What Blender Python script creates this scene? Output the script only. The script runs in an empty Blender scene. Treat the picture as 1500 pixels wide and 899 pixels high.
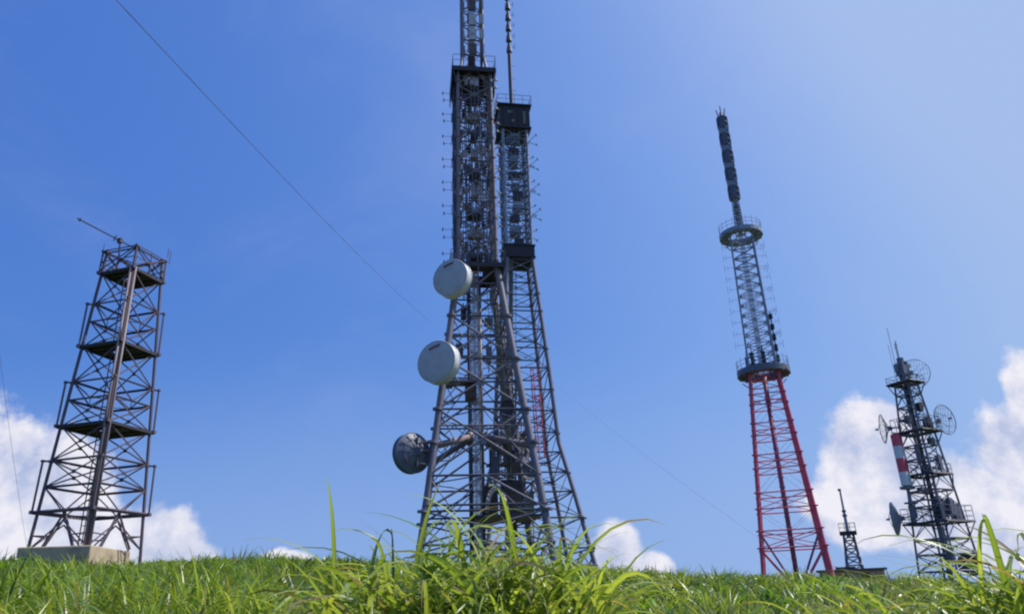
import bpy, math, random
import numpy as np
from mathutils import Vector, Matrix
random.seed(7)
RNG = np.random.default_rng(11)
R = math.radians
sc = bpy.context.scene

# ------------------------------------------------------------------ camera
EYE = 0.95
cam_d = bpy.data.cameras.new('camera')
cam = bpy.data.objects.new('camera', cam_d)
sc.collection.objects.link(cam)
cam_d.sensor_width = 36.0
cam_d.lens = 26.16
cam_d.clip_start = 0.05
cam_d.clip_end = 20000
_p, _r = R(21.6), R(-2.1)
_f = Vector((0, math.cos(_p), math.sin(_p)))
_u0 = Vector((1, 0, 0)).cross(_f)
_rt = Vector((1, 0, 0)) * math.cos(_r) + _u0 * math.sin(_r)
_up = _rt.cross(_f)
m = Matrix((_rt, _up, -_f)).transposed().to_4x4()
m.translation = Vector((0, 0, EYE))
cam.matrix_world = m
sc.camera = cam

# ------------------------------------------------------------------ light, sky, exposure
SUN_AZ, SUN_EL = 80.0, 54.0          # azimuth clockwise from +Y
SKY_STRENGTH = 0.115
sc.view_settings.view_transform = 'Standard'
sc.view_settings.look = 'None'
sc.view_settings.gamma = 1.0
sc.view_settings.exposure = 0.0
sc.cycles.pixel_filter_type = 'BLACKMAN_HARRIS'
sc.cycles.filter_width = 2.2
sc.cycles.max_bounces = 6
sc.cycles.transparent_max_bounces = 8

sd = bpy.data.lights.new('sun', 'SUN')
sd.energy = 5.0
sd.angle = R(0.53)
sd.color = (1.0, 0.945, 0.87)
sun = bpy.data.objects.new('sun', sd)
sc.collection.objects.link(sun)
to_sun = Vector((math.sin(R(SUN_AZ)) * math.cos(R(SUN_EL)), math.cos(R(SUN_AZ)) * math.cos(R(SUN_EL)), math.sin(R(SUN_EL))))
sun.rotation_euler = (-to_sun).to_track_quat('-Z', 'Y').to_euler()
sun.location = to_sun * 200

def N(nt, t, **kw):
    n = nt.nodes.new(t)
    for k, v in kw.items():
        if k in n.inputs: n.inputs[k].default_value = v
        else: setattr(n, k, v)
    return n

def mth(nt, op, a, b=None, c=None, clamp=False):
    n = nt.nodes.new('ShaderNodeMath'); n.operation = op; n.use_clamp = clamp
    for i, v in enumerate((a, b, c)):
        if v is None: continue
        if isinstance(v, (int, float)): n.inputs[i].default_value = v
        else: nt.links.new(v, n.inputs[i])
    return n.outputs[0]

def mixc(nt, fac, a, b, mode='MIX'):
    n = nt.nodes.new('ShaderNodeMix'); n.data_type = 'RGBA'; n.blend_type = mode
    for s, v in ((n.inputs[0], fac), (n.inputs[6], a), (n.inputs[7], b)):
        if isinstance(v, (int, float)): s.default_value = v
        elif isinstance(v, tuple): s.default_value = v if len(v) == 4 else v + (1,)
        else: nt.links.new(v, s)
    return n.outputs[2]

def smooth(nt, v, a, b):
    n = nt.nodes.new('ShaderNodeMapRange'); n.interpolation_type = 'SMOOTHSTEP'
    nt.links.new(v, n.inputs[0]); n.inputs[1].default_value = a; n.inputs[2].default_value = b
    return n.outputs[0]

world = bpy.data.worlds.new('World'); sc.world = world; world.use_nodes = True
nt = world.node_tree; nt.nodes.clear()
sky = nt.nodes.new('ShaderNodeTexSky'); sky.sky_type = 'NISHITA'; sky.sun_disc = False
sky.sun_elevation = R(SUN_EL); sky.sun_rotation = R(SUN_AZ)
sky.altitude = 0; sky.air_density = 1.0; sky.dust_density = 4.0; sky.ozone_density = 2.0
# the far horizon is sampled a little above the densest air
tc0 = nt.nodes.new('ShaderNodeTexCoord'); lift = nt.nodes.new('ShaderNodeVectorMath'); lift.operation = 'ADD'; lift.inputs[1].default_value = (0, 0, 0.13)
nrm0 = nt.nodes.new('ShaderNodeVectorMath'); nrm0.operation = 'NORMALIZE'
nt.links.new(tc0.outputs['Generated'], lift.inputs[0]); nt.links.new(lift.outputs[0], nrm0.inputs[0]); nt.links.new(nrm0.outputs[0], sky.inputs[0])
# film response of the photograph's saturated blues, one curve per channel
sp = nt.nodes.new('ShaderNodeSeparateColor'); nt.links.new(sky.outputs[0], sp.inputs[0])
cb_ = nt.nodes.new('ShaderNodeCombineColor')
for i, (g, k) in enumerate(((1.22, .0660), (0.93, .1270), (0.48, .385))):
    lim = (3.25, 4.45, 7.25)[i]                             # the film's shoulder near the sun
    nt.links.new(mth(nt, 'SMOOTH_MIN', mth(nt, 'MULTIPLY', mth(nt, 'POWER', sp.outputs[i], g), k / SKY_STRENGTH), lim, .8), cb_.inputs[i])
grade = cb_.outputs[0]
# cumulus clouds: blobs placed by compass direction and height angle, broken up by noise
geo = nt.nodes.new('ShaderNodeTexCoord')
sep = nt.nodes.new('ShaderNodeSeparateXYZ'); nt.links.new(geo.outputs['Generated'], sep.inputs[0])
yy = mth(nt, 'MAXIMUM', sep.outputs[1], 0.05)
cu = mth(nt, 'DIVIDE', sep.outputs[0], yy); cv = mth(nt, 'DIVIDE', sep.outputs[2], yy)
cmb = nt.nodes.new('ShaderNodeCombineXYZ'); nt.links.new(cu, cmb.inputs[0]); nt.links.new(cv, cmb.inputs[1])
def noise(scale, detail, rough, off=(0, 0, 0), dist=0.0):
    mp = nt.nodes.new('ShaderNodeMapping'); mp.inputs[1].default_value = off
    nt.links.new(cmb.outputs[0], mp.inputs[0])
    n = nt.nodes.new('ShaderNodeTexNoise'); n.inputs['Scale'].default_value = scale
    n.inputs['Detail'].default_value = detail; n.inputs['Roughness'].default_value = rough; n.inputs['Distortion'].default_value = dist
    nt.links.new(mp.outputs[0], n.inputs[0]); return n.outputs[0]
BLOBS = [(-.745, .13, .130, .165), (-.62, .11, .12, .125), (-.50, .065, .105, .085), (-.44, .05, .06, .05),
         (-.30, .050, .045, .024), (.126, .040, .036, .056), (.165, .030, .036, .028),
         (.475, .155, .085, .085), (.50, .195, .05, .05), (.47, .10, .10, .06), (.56, .10, .13, .07),
         (.71, .235, .05, .075), (.69, .16, .10, .085), (.66, .07, .14, .075), (.82, .17, .12, .16)]
field = None
for (bu, bv, ba, bb) in BLOBS:
    du = mth(nt, 'MULTIPLY', mth(nt, 'SUBTRACT', cu, bu), 1 / ba)
    dv = mth(nt, 'MULTIPLY', mth(nt, 'SUBTRACT', cv, bv), 1 / bb)
    d = mth(nt, 'SUBTRACT', 1.0, mth(nt, 'SQRT', mth(nt, 'ADD', mth(nt, 'MULTIPLY', du, du), mth(nt, 'MULTIPLY', dv, dv))))
    field = d if field is None else mth(nt, 'SMOOTH_MAX', field, d, 0.12)
n1 = noise(11, 10, 0.60, (3.1, 1.7, 0)); n2 = noise(4.5, 5, 0.5, (9.3, 4.1, 0))
bump = mth(nt, 'ADD', mth(nt, 'MULTIPLY', mth(nt, 'SUBTRACT', n1, 0.5), 1.15), mth(nt, 'MULTIPLY', mth(nt, 'SUBTRACT', n2, 0.5), 0.5))
fld = mth(nt, 'ADD', field, bump)
cover = smooth(nt, fld, -0.05, 0.24)
cover = mth(nt, 'MULTIPLY', cover, 0.92)
n3 = noise(7, 7, 0.55, (3.1 - .012, 1.7 + .02, 0)); n4 = noise(3.4, 3, 0.5, (1.2, 8.0, 0))
shade = smooth(nt, mth(nt, 'ADD', mth(nt, 'MULTIPLY', n3, 0.7), mth(nt, 'MULTIPLY', n4, 0.5)), 0.42, 0.78)
n5 = noise(11, 10, 0.60, (3.1 + .022, 1.7 + .030, 0))
relief = mth(nt, 'ADD', mth(nt, 'MULTIPLY', mth(nt, 'SUBTRACT', n5, n1), 3.4), 0.12)
low = smooth(nt, cv, .30, .02)
shade = mth(nt, 'ADD', mth(nt, 'ADD', mth(nt, 'MULTIPLY', shade, 0.55), relief), mth(nt, 'MULTIPLY', low, .08), clamp=True)
ccol = mixc(nt, shade, (8.0, 7.8, 8.3, 1), (4.4, 4.9, 6.7, 1))
thin = noise(2.2, 5, 0.6, (5.5, 2.2, 0), 0.6)
skyc = mixc(nt, mth(nt, 'MULTIPLY', smooth(nt, thin, 0.45, 0.9), 0.16), grade, (4.6, 5.0, 7.0, 1))
skyc = mixc(nt, mth(nt, 'MULTIPLY', smooth(nt, cv, .38, -.02), .62), skyc, (2.8, 4.1, 7.0, 1))
final = mixc(nt, cover, skyc, ccol)
bg = nt.nodes.new('ShaderNodeBackground'); bg.inputs[1].default_value = SKY_STRENGTH
nt.links.new(final, bg.inputs[0])
wo = nt.nodes.new('ShaderNodeOutputWorld'); nt.links.new(bg.outputs[0], wo.inputs[0])

# ------------------------------------------------------------------ materials
def metal(name, col, rust=(0.12, 0.05, 0.03), amount=0.4, rough=0.5, scale=2.5, metallic=0.0, spec=0.5, bump=0.25):
    m = bpy.data.materials.new(name); m.use_nodes = True; nt = m.node_tree
    b = nt.nodes['Principled BSDF']
    tc = nt.nodes.new('ShaderNodeTexCoord')
    n = nt.nodes.new('ShaderNodeTexNoise'); n.inputs['Scale'].default_value = scale; n.inputs['Detail'].default_value = 8; n.inputs['Roughness'].default_value = 0.65
    nt.links.new(tc.outputs['Object'], n.inputs[0])
    f = mth(nt, 'MULTIPLY', smooth(nt, n.outputs[0], 0.45, 0.68), amount)
    n2 = nt.nodes.new('ShaderNodeTexNoise'); n2.inputs['Scale'].default_value = scale * 9; n2.inputs['Detail'].default_value = 4
    nt.links.new(tc.outputs['Object'], n2.inputs[0])
    c = mixc(nt, f, col, rust)
    v = mth(nt, 'ADD', mth(nt, 'MULTIPLY', n2.outputs[0], 0.5), 0.75)
    hs = nt.nodes.new('ShaderNodeHueSaturation'); nt.links.new(c, hs.inputs['Color']); nt.links.new(v, hs.inputs['Value'])
    nt.links.new(hs.outputs[0], b.inputs['Base Color'])
    nt.links.new(mth(nt, 'ADD', mth(nt, 'MULTIPLY', n.outputs[0], 0.3), rough - 0.15), b.inputs['Roughness'])
    b.inputs['Metallic'].default_value = metallic
    b.inputs['Specular IOR Level'].default_value = spec
    bp = nt.nodes.new('ShaderNodeBump'); bp.inputs['Strength'].default_value = bump; bp.inputs['Distance'].default_value = 0.01
    nt.links.new(n2.outputs[0], bp.inputs['Height']); nt.links.new(bp.outputs[0], b.inputs['Normal'])
    return m

M = {
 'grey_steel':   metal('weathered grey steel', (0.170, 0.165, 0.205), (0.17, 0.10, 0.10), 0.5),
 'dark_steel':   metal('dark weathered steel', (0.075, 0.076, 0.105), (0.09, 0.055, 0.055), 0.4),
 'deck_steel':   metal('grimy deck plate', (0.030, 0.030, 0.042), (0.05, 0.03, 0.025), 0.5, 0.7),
 'brown_steel':  metal('brown purple rusted steel', (0.095, 0.080, 0.110), (0.16, 0.09, 0.085), 0.55),
 'lit_steel':    metal('sunlit toned rusted steel pipe', (0.21, 0.175, 0.19), (0.17, 0.105, 0.105), 0.55),  # paler pinkish copy of the steel, sunlit tone put into the colour
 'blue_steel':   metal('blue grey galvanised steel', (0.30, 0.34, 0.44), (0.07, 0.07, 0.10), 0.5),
 'red_paint':    metal('weathered red paint', (0.70, 0.085, 0.14), (0.42, 0.18, 0.21), 0.55, 0.55),
 'purple_paint': metal('faded purple red paint', (0.27, 0.08, 0.17), (0.10, 0.05, 0.09), 0.4),
 'white_paint':  metal('chalky white paint', (0.72, 0.72, 0.74), (0.40, 0.36, 0.34), 0.3, 0.5),
 'radome':       metal('grey radome fabric', (0.47, 0.47, 0.48), (0.40, 0.40, 0.40), 0.25, 0.6, 0.25),
 'rim_white':    metal('white enamel rim', (0.60, 0.62, 0.63), (0.4, 0.4, 0.38), 0.3, 0.4),
 'mid_dish':     metal('slate blue dish shell', (0.11, 0.135, 0.19), (0.07, 0.08, 0.11), 0.5),
 'dark_dish':    metal('blue black dish mesh', (0.10, 0.11, 0.15), (0.05, 0.05, 0.06), 0.4),
 'tower_slate':  metal('dark slate galvanised steel', (0.19, 0.195, 0.24), (0.05, 0.045, 0.06), 0.5),
 'slate_paint':  metal('slate grey paint', (0.13, 0.14, 0.19), (0.06, 0.06, 0.08), 0.5),
 'tier_grey':    metal('pale blue grey panel', (0.27, 0.29, 0.35), (0.2, 0.18, 0.2), 0.4),
 'panel':        metal('pale antenna panel', (0.55, 0.52, 0.54), (0.25, 0.17, 0.17), 0.5),
 'cabinet':      metal('rust brown cabinet', (0.085, 0.060, 0.050), (0.15, 0.07, 0.04), 0.7),
 'green_cab':    metal('olive grey cabinet', (0.16, 0.17, 0.11), (0.12, 0.07, 0.04), 0.6),
 'mark_red':     metal('faded red lettering', (0.42, 0.07, 0.07), (0.3, 0.1, 0.1), 0.2),
 'mark_dark':    metal('dark lettering', (0.10, 0.06, 0.07), (0.1, 0.06, 0.06), 0.1),
 'cable':        metal('black cable sheath', (0.02, 0.02, 0.028), (0.03, 0.03, 0.03), 0.1, 0.6),
 'guy':          metal('galvanised guy strand', (0.16, 0.19, 0.27), (0.12, 0.14, 0.2), 0.2, 0.7, 0.2, 0, .1, 0.0),
 'concrete':     metal('stained concrete', (0.46, 0.37, 0.26), (0.20, 0.17, 0.14), 0.7, 0.9, 1.1, 0, 0.2),
 'concrete_dark':metal('dark weathered concrete', (0.10, 0.10, 0.10), (0.055, 0.055, 0.05), 0.7, 0.9, 0.8, 0, 0.2),
}

def leaf_material(name, trans=0.45, gloss_rough=0.36):
    m = bpy.data.materials.new(name); m.use_nodes = True; nt = m.node_tree; nt.nodes.clear()
    at = nt.nodes.new('ShaderNodeAttribute'); at.attribute_name = 'tint'
    tc = nt.nodes.new('ShaderNodeTexCoord')
    n = nt.nodes.new('ShaderNodeTexNoise'); n.inputs['Scale'].default_value = 0.35; n.inputs['Detail'].default_value = 4
    nt.links.new(tc.outputs['Object'], n.inputs[0])
    hs = nt.nodes.new('ShaderNodeHueSaturation')
    nt.links.new(at.outputs[0], hs.inputs['Color'])
    nt.links.new(mth(nt, 'ADD', mth(nt, 'MULTIPLY', n.outputs[0], 0.5), 0.75), hs.inputs['Value'])
    nt.links.new(mth(nt, 'ADD', mth(nt, 'MULTIPLY', n.outputs[0], 0.05), 0.475), hs.inputs['Hue'])
    pr = nt.nodes.new('ShaderNodeBsdfPrincipled'); nt.links.new(hs.outputs[0], pr.inputs['Base Color'])
    pr.inputs['Roughness'].default_value = gloss_rough
    tr = nt.nodes.new('ShaderNodeBsdfTranslucent')
    t2 = mixc(nt, 1.0, hs.outputs[0], (1.5, 1.45, 0.55), 'MULTIPLY')
    nt.links.new(t2, tr.inputs[0])
    mx = nt.nodes.new('ShaderNodeMixShader'); mx.inputs[0].default_value = trans
    nt.links.new(pr.outputs[0], mx.inputs[1]); nt.links.new(tr.outputs[0], mx.inputs[2])
    o = nt.nodes.new('ShaderNodeOutputMaterial'); nt.links.new(mx.outputs[0], o.inputs[0])
    return m
M['leaf'] = leaf_material('grass leaf', .42)

def ground_material():
    m = bpy.data.materials.new('earth and low grass'); m.use_nodes = True; nt = m.node_tree
    b = nt.nodes['Principled BSDF']; tc = nt.nodes.new('ShaderNodeTexCoord')
    n = nt.nodes.new('ShaderNodeTexNoise'); n.inputs['Scale'].default_value = 0.9; n.inputs['Detail'].default_value = 10
    nt.links.new(tc.outputs['Object'], n.inputs[0])
    c = mixc(nt, smooth(nt, n.outputs[0], 0.35, 0.65), (0.045, 0.095, 0.018), (0.075, 0.060, 0.030))
    nt.links.new(c, b.inputs['Base Color']); b.inputs['Roughness'].default_value = 0.95
    b.inputs['Specular IOR Level'].default_value = 0.1
    return m
M['ground'] = ground_material()

# ------------------------------------------------------------------ helpers
def tag(o, label=None, cat=None, group=None, kind=None):
    if label: o['label'] = label
    if cat: o['category'] = cat
    if group: o['group'] = group
    if kind: o['kind'] = kind
    return o

class MB:
    """collects shapes; z0 is taken off every z so that heights can be given above datum"""
    def __init__(s, z0=0.0): s.v = []; s.f = []; s.z0 = z0; s.g = []
    def add(s, vs, fs):
        o = len(s.v); s.v += [tuple(v) for v in vs]; k = len(s.f); s.f += [tuple(i + o for i in f) for f in fs]; s.g.append((o, len(s.v), k, len(s.f)))
    def build_each(s, name, mat, parent):
        fs, vs = s.f, s.v; out = []
        for (a, b, c, d) in s.g:
            m_ = MB(s.z0); m_.v = vs[a:b]; m_.f = [tuple(i - a for i in f) for f in fs[c:d]]; out.append(m_.build(name, mat, parent))
        return out
    def tube(s, p, q, r, n=6, r2=None):
        p, q = Vector(p), Vector(q); d = q - p
        if d.length < 1e-6: return
        d.normalize(); a = d.orthogonal() if abs(d.z) < .99 else Vector((1, 0, 0)); a = (a - d * a.dot(d)).normalized()
        if abs(d.z) < .99: a = d.cross(Vector((0, 0, 1))).normalized()
        b = d.cross(a); r2 = r if r2 is None else r2; vs = []
        for c, rr in ((p, r), (q, r2)):
            for i in range(n):
                t = 2 * math.pi * (i + .5) / n
                vs.append(c + a * (math.cos(t) * rr) + b * (math.sin(t) * rr))
        fs = [(i, (i + 1) % n, n + (i + 1) % n, n + i) for i in range(n)]
        fs += [tuple(range(n - 1, -1, -1)), tuple(range(n, 2 * n))]
        s.add(vs, fs)
    def path(s, pts, r, n=6):
        for a, b in zip(pts, pts[1:]): s.tube(a, b, r, n)
    def angle(s, p, q, w, inward):
        """rolled L section from p to q, its corner away from `inward`"""
        p, q, c = Vector(p), Vector(q), Vector(inward); d = (q - p).normalized()
        c = (c - d * c.dot(d)).normalized(); e = d.cross(c)
        a, b = (c + e).normalized(), (c - e).normalized(); t = w * .14
        prof = [Vector((0, 0)), Vector((w, 0)), Vector((w, t)), Vector((t, t)), Vector((t, w)), Vector((0, w))]
        vs = [o + a * (k.x - w * .3) + b * (k.y - w * .3) for o in (p, q) for k in prof]
        n = 6; fs = [(i, (i + 1) % n, n + (i + 1) % n, n + i) for i in range(n)] + [(5, 4, 3, 2, 1, 0), (6, 7, 8, 9, 10, 11)]
        s.add(vs, fs)
    def box(s, c, size, yaw=0, mat=None):
        c = Vector(c); sx, sy, sz = (k / 2 for k in size)
        rot = mat if mat is not None else Matrix.Rotation(yaw, 3, 'Z')
        vs = [c + rot @ Vector((x, y, z)) for x in (-sx, sx) for y in (-sy, sy) for z in (-sz, sz)]
        s.add(vs, [(0, 1, 3, 2), (4, 6, 7, 5), (0, 4, 5, 1), (2, 3, 7, 6), (0, 2, 6, 4), (1, 5, 7, 3)])
    def lathe(s, c, axis, prof, n=24, caps=(False, False)):
        c, ax = Vector(c), Vector(axis).normalized()
        a = ax.cross(Vector((0, 0, 1))); a = Vector((1, 0, 0)) if a.length < 1e-3 else a.normalized(); b = ax.cross(a)
        vs = [c + ax * h + (a * math.cos(2 * math.pi * i / n) + b * math.sin(2 * math.pi * i / n)) * r for r, h in prof for i in range(n)]
        fs = [(k * n + i, k * n + (i + 1) % n, (k + 1) * n + (i + 1) % n, (k + 1) * n + i) for k in range(len(prof) - 1) for i in range(n)]
        if caps[0]: fs.append(tuple(range(n - 1, -1, -1)))
        if caps[1]: fs.append(tuple((len(prof) - 1) * n + i for i in range(n)))
        s.add(vs, fs)
    def ring(s, c, axis, rad, r, n=28, m=5):
        c, ax = Vector(c), Vector(axis).normalized()
        a = ax.cross(Vector((0, 0, 1))); a = Vector((1, 0, 0)) if a.length < 1e-3 else a.normalized(); b = ax.cross(a)
        pts = [c + (a * math.cos(2 * math.pi * i / n) + b * math.sin(2 * math.pi * i / n)) * rad for i in range(n)]
        for i in range(n): s.tube(pts[i], pts[(i + 1) % n], r, m)
    def build(s, name, mat, parent=None, smooth=False):
        me = bpy.data.meshes.new(name)
        z0 = s.z0
        me.from_pydata([(x, y, z - z0) for x, y, z in s.v], [], s.f)
        if smooth:
            me.polygons.foreach_set('use_smooth', [True] * len(me.polygons))
        me.materials.append(M[mat]); me.update()
        o = bpy.data.objects.new(name, me); sc.collection.objects.link(o)
        if parent: o.parent = parent
        return o

# ------------------------------------------------------------------ terrain
AZK = [-180, -70, -34, -25, -17, -1, 7, 12, 17, 23, 30, 36, 70, 180]
TEK = [.02, .045, .046, .045, .046, .031, .018, .010, .005, -.002, -.010, -.014, -.015, .02]
RC = 42.0
def terrain(x, y):
    x = np.asarray(x, float); y = np.asarray(y, float)
    r = np.hypot(x, y); az = np.degrees(np.arctan2(x, y))
    te = np.interp(az, AZK, TEK)
    t = np.clip(r / RC, 0, 1)
    z = te * r * np.clip(r / 6, 0, 1) + EYE * (1 - (1 - t) ** 2) - np.clip(r - RC, 0, None) ** 2 * 4e-5
    z = np.where(r > 150, z - (r - 150) * 0.25 * np.clip((r - 150) / 300, 0, 1), z)
    z = np.maximum(z, -260)
    w = np.clip(r / 8, 0, 1) * np.clip((300 - r) / 100, 0, 1)
    return z + w * (0.07 * np.sin(x * .55 + 1.3) * np.cos(y * .42) + 0.06 * np.sin(x * 1.3 + y * .9) + .08 * np.clip(r / 25 - .3, 0, 1) * np.sin(x * .9 + 2 * np.sin(x * .23)) * np.sin(y * .8 + x * .3))
def tz(x, y): return float(terrain(x, y))

rr = np.concatenate([np.linspace(0.5, 12, 24), np.linspace(13, 60, 48), np.linspace(64, 300, 50), np.geomspace(330, 9000, 26)])
NA = 240
aa = np.linspace(0, 2 * np.pi, NA, endpoint=False)
RR, AA = np.meshgrid(rr, aa, indexing='ij')
X, Y = RR * np.sin(AA), RR * np.cos(AA)
Z = terrain(X, Y)
gv = np.stack([X, Y, Z], -1).reshape(-1, 3).tolist() + [(0, 0, tz(0, 0))]
gf = [(k * NA + i, (k + 1) * NA + i, (k + 1) * NA + (i + 1) % NA, k * NA + (i + 1) % NA) for k in range(len(rr) - 1) for i in range(NA)]
gf += [(len(gv) - 1, i, (i + 1) % NA) for i in range(NA)]
gm = MB(); gm.v = [tuple(v) for v in gv]; gm.f = gf
tag(gm.build('ground', 'ground', smooth=True), kind='structure')

# ------------------------------------------------------------------ tower toolkit
class Tower:
    def __init__(s, name, x, y, yaw, label, cat):
        s.x, s.y, s.yaw = x, y, yaw; s.zb = tz(x, y)
        s.root = bpy.data.objects.new(name, None); sc.collection.objects.link(s.root)
        s.root.location = (x, y, s.zb); s.root.rotation_euler.z = yaw
        s.root.empty_display_size = 1
        tag(s.root, label, cat)
    def mb(s): return MB(s.zb)
    def loc(s, p):
        d = Matrix.Rotation(-s.yaw, 3, 'Z') @ Vector((p[0] - s.x, p[1] - s.y, 0)); return Vector((d.x, d.y, p[2]))
    def dirn(s, d): return Matrix.Rotation(-s.yaw, 3, 'Z') @ Vector(d)
CN = [(-1, -1), (1, -1), (1, 1), (-1, 1)]
def corner(h, k, z): return Vector((CN[k][0] * h, CN[k][1] * h, z))

def legs(T, prof, zs, r, mat, parent=None, name='leg', flange=None, n=8, collars=()):
    out = []
    for k in range(4):
        b = T.mb(); pts = [corner(prof(z), k, z) for z in zs]
        b.path(pts, r, n)
        for z in collars:
            c = corner(prof(z), k, z); b.tube(c - Vector((0, 0, .07)), c + Vector((0, 0, .07)), r * 1.4, 8)
        out.append(b.build(name, mat, parent or T.root, True))
        o = out[-1]
        me = o.data
        try: me.set_sharp_from_angle(angle=R(50))
        except Exception: pass
    return out

def frame(T, prof, z, r, mat, name='horizontal_frame', inner=False, sec='angle', parent=None):
    b = T.mb()
    for k in range(4):
        p, q = corner(prof(z), k, z), corner(prof(z), (k + 1) % 4, z)
        if sec == 'angle': b.angle(p, q, r * 2.4, -(p + q) * .5 + Vector((0, 0, z)) + Vector((0, 0, -.4)))
        else: b.tube(p, q, r, 6)
    if inner:
        ms = [(corner(prof(z), k, z) + corner(prof(z), (k + 1) % 4, z)) * .5 for k in range(4)]
        for k in range(4): b.tube(ms[k], ms[(k + 1) % 4], r * .6, 5)
    return b.build(name, mat, parent or T.root)

def braces(T, prof, z0, z1, r, mat, style='X', name='cross_brace', sec='tube', parent=None):
    for k in range(4):
        j = (k + 1) % 4; b = T.mb()
        a0, b0, a1, b1 = corner(prof(z0), k, z0), corner(prof(z0), j, z0), corner(prof(z1), k, z1), corner(prof(z1), j, z1)
        m0, m1 = (a0 + b0) * .5, (a1 + b1) * .5
        segs = {'X': [(a0, b1), (b0, a1)], 'K': [(a0, m1), (b0, m1)], 'V': [(a1, m0), (b1, m0)],
                'D': [(a0, b1)] if k % 2 == 0 else [(b0, a1)],
                'KK': [(a0, m1), (b0, m1), ((a0 * .55 + a1 * .45), a0 * .5 + m1 * .5), ((b0 * .55 + b1 * .45), b0 * .5 + m1 * .5),
                       (a0 * .5 + m1 * .5, a1), (b0 * .5 + m1 * .5, b1)]}[style]
        for p, q in segs:
            if sec == 'tube': b.tube(p, q, r, 6)
            else: b.angle(p, q, r * 2.2, Vector((0, 0, (p.z + q.z) / 2 - .01)) - (p + q) * .5)
        if style == 'X' and r > .03:                      # gusset plate at the crossing
            c = (a0 + b1 + b0 + a1) * .25; u = (b0 - a0).normalized(); w = (m1 - m0).normalized()
            rot = Matrix((u, u.cross(w), w)).transposed(); b.box(c, (r * 5, r * .8, r * 5), mat=rot)
        b.build(name, mat, parent or T.root)

def rail(T, h, z, hgt, r, mat, parent, name='railing', nposts=3, cx=0, cy=0, mids=1):
    b = T.mb()
    off = Vector((cx, cy, 0))
    for k in range(4):
        p, q = corner(h, k, z) + off, corner(h, (k + 1) % 4, z) + off; up = Vector((0, 0, hgt))
        for i in range(nposts): t = p.lerp(q, i / nposts); b.tube(t, t + up, r, 4)
        b.tube(p + up, q + up, r, 4)
        for i in range(mids): b.tube(p + up * ((i + 1) / (mids + 1)), q + up * ((i + 1) / (mids + 1)), r * .8, 4)
    return b.build(name, mat, parent)

def deck(T, h, z, th, mat, hole=0.0, name='platform', beams=3, hc=(0, 0)):
    """square deck plate with an access hatch, edge channel and joists"""
    b = T.mb()
    if hole <= 0: b.box((0, 0, z), (2 * h, 2 * h, th * .4))
    else:
        hx, hy = hc; w = hole
        b.box(((-h + hx - w) / 2, 0, z), (h + hx - w, 2 * h, th * .4)); b.box(((h + hx + w) / 2, 0, z), (h - hx - w, 2 * h, th * .4))
        b.box((hx, (-h + hy - w) / 2, z), (2 * w, h + hy - w, th * .4)); b.box((hx, (h + hy + w) / 2, z), (2 * w, h - hy - w, th * .4))
    for k in range(4):
        p, q = corner(h, k, z), corner(h, (k + 1) % 4, z)
        d = (q - p).normalized(); c = (p + q) * .5
        b.box(c + Vector((0, 0, -th * .35)), ((2 * h + .05) if abs(d.x) > .5 else .05, (2 * h + .05) if abs(d.y) > .5 else .05, th))
    for i in range(beams):
        x = -h + 2 * h * (i + 1) / (beams + 1)
        if hole > 0 and abs(x - hc[0]) < hole: continue
        b.box((x, 0, z - th * .5), (.06, 2 * h - .08, th * .5))
    return b.build(name, mat, T.root)

def ladder(T, x, y, z0, z1, mat, name='ladder', w=.4, dx=(1, 0), r=.02, step=.35, top=None):
    b = T.mb(); tx, ty = top if top else (x, y)
    d = Vector((dx[0], dx[1], 0)) * w * .5
    p0, p1 = Vector((x, y, z0)), Vector((tx, ty, z1))
    b.tube(p0 - d, p1 - d, r * 1.3, 4); b.tube(p0 + d, p1 + d, r * 1.3, 4)
    n = int((z1 - z0) / step)
    for i in range(1, n): c = p0.lerp(p1, i / n); b.tube(c - d, c + d, r, 4)
    return b.build(name, mat, T.root)

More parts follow.
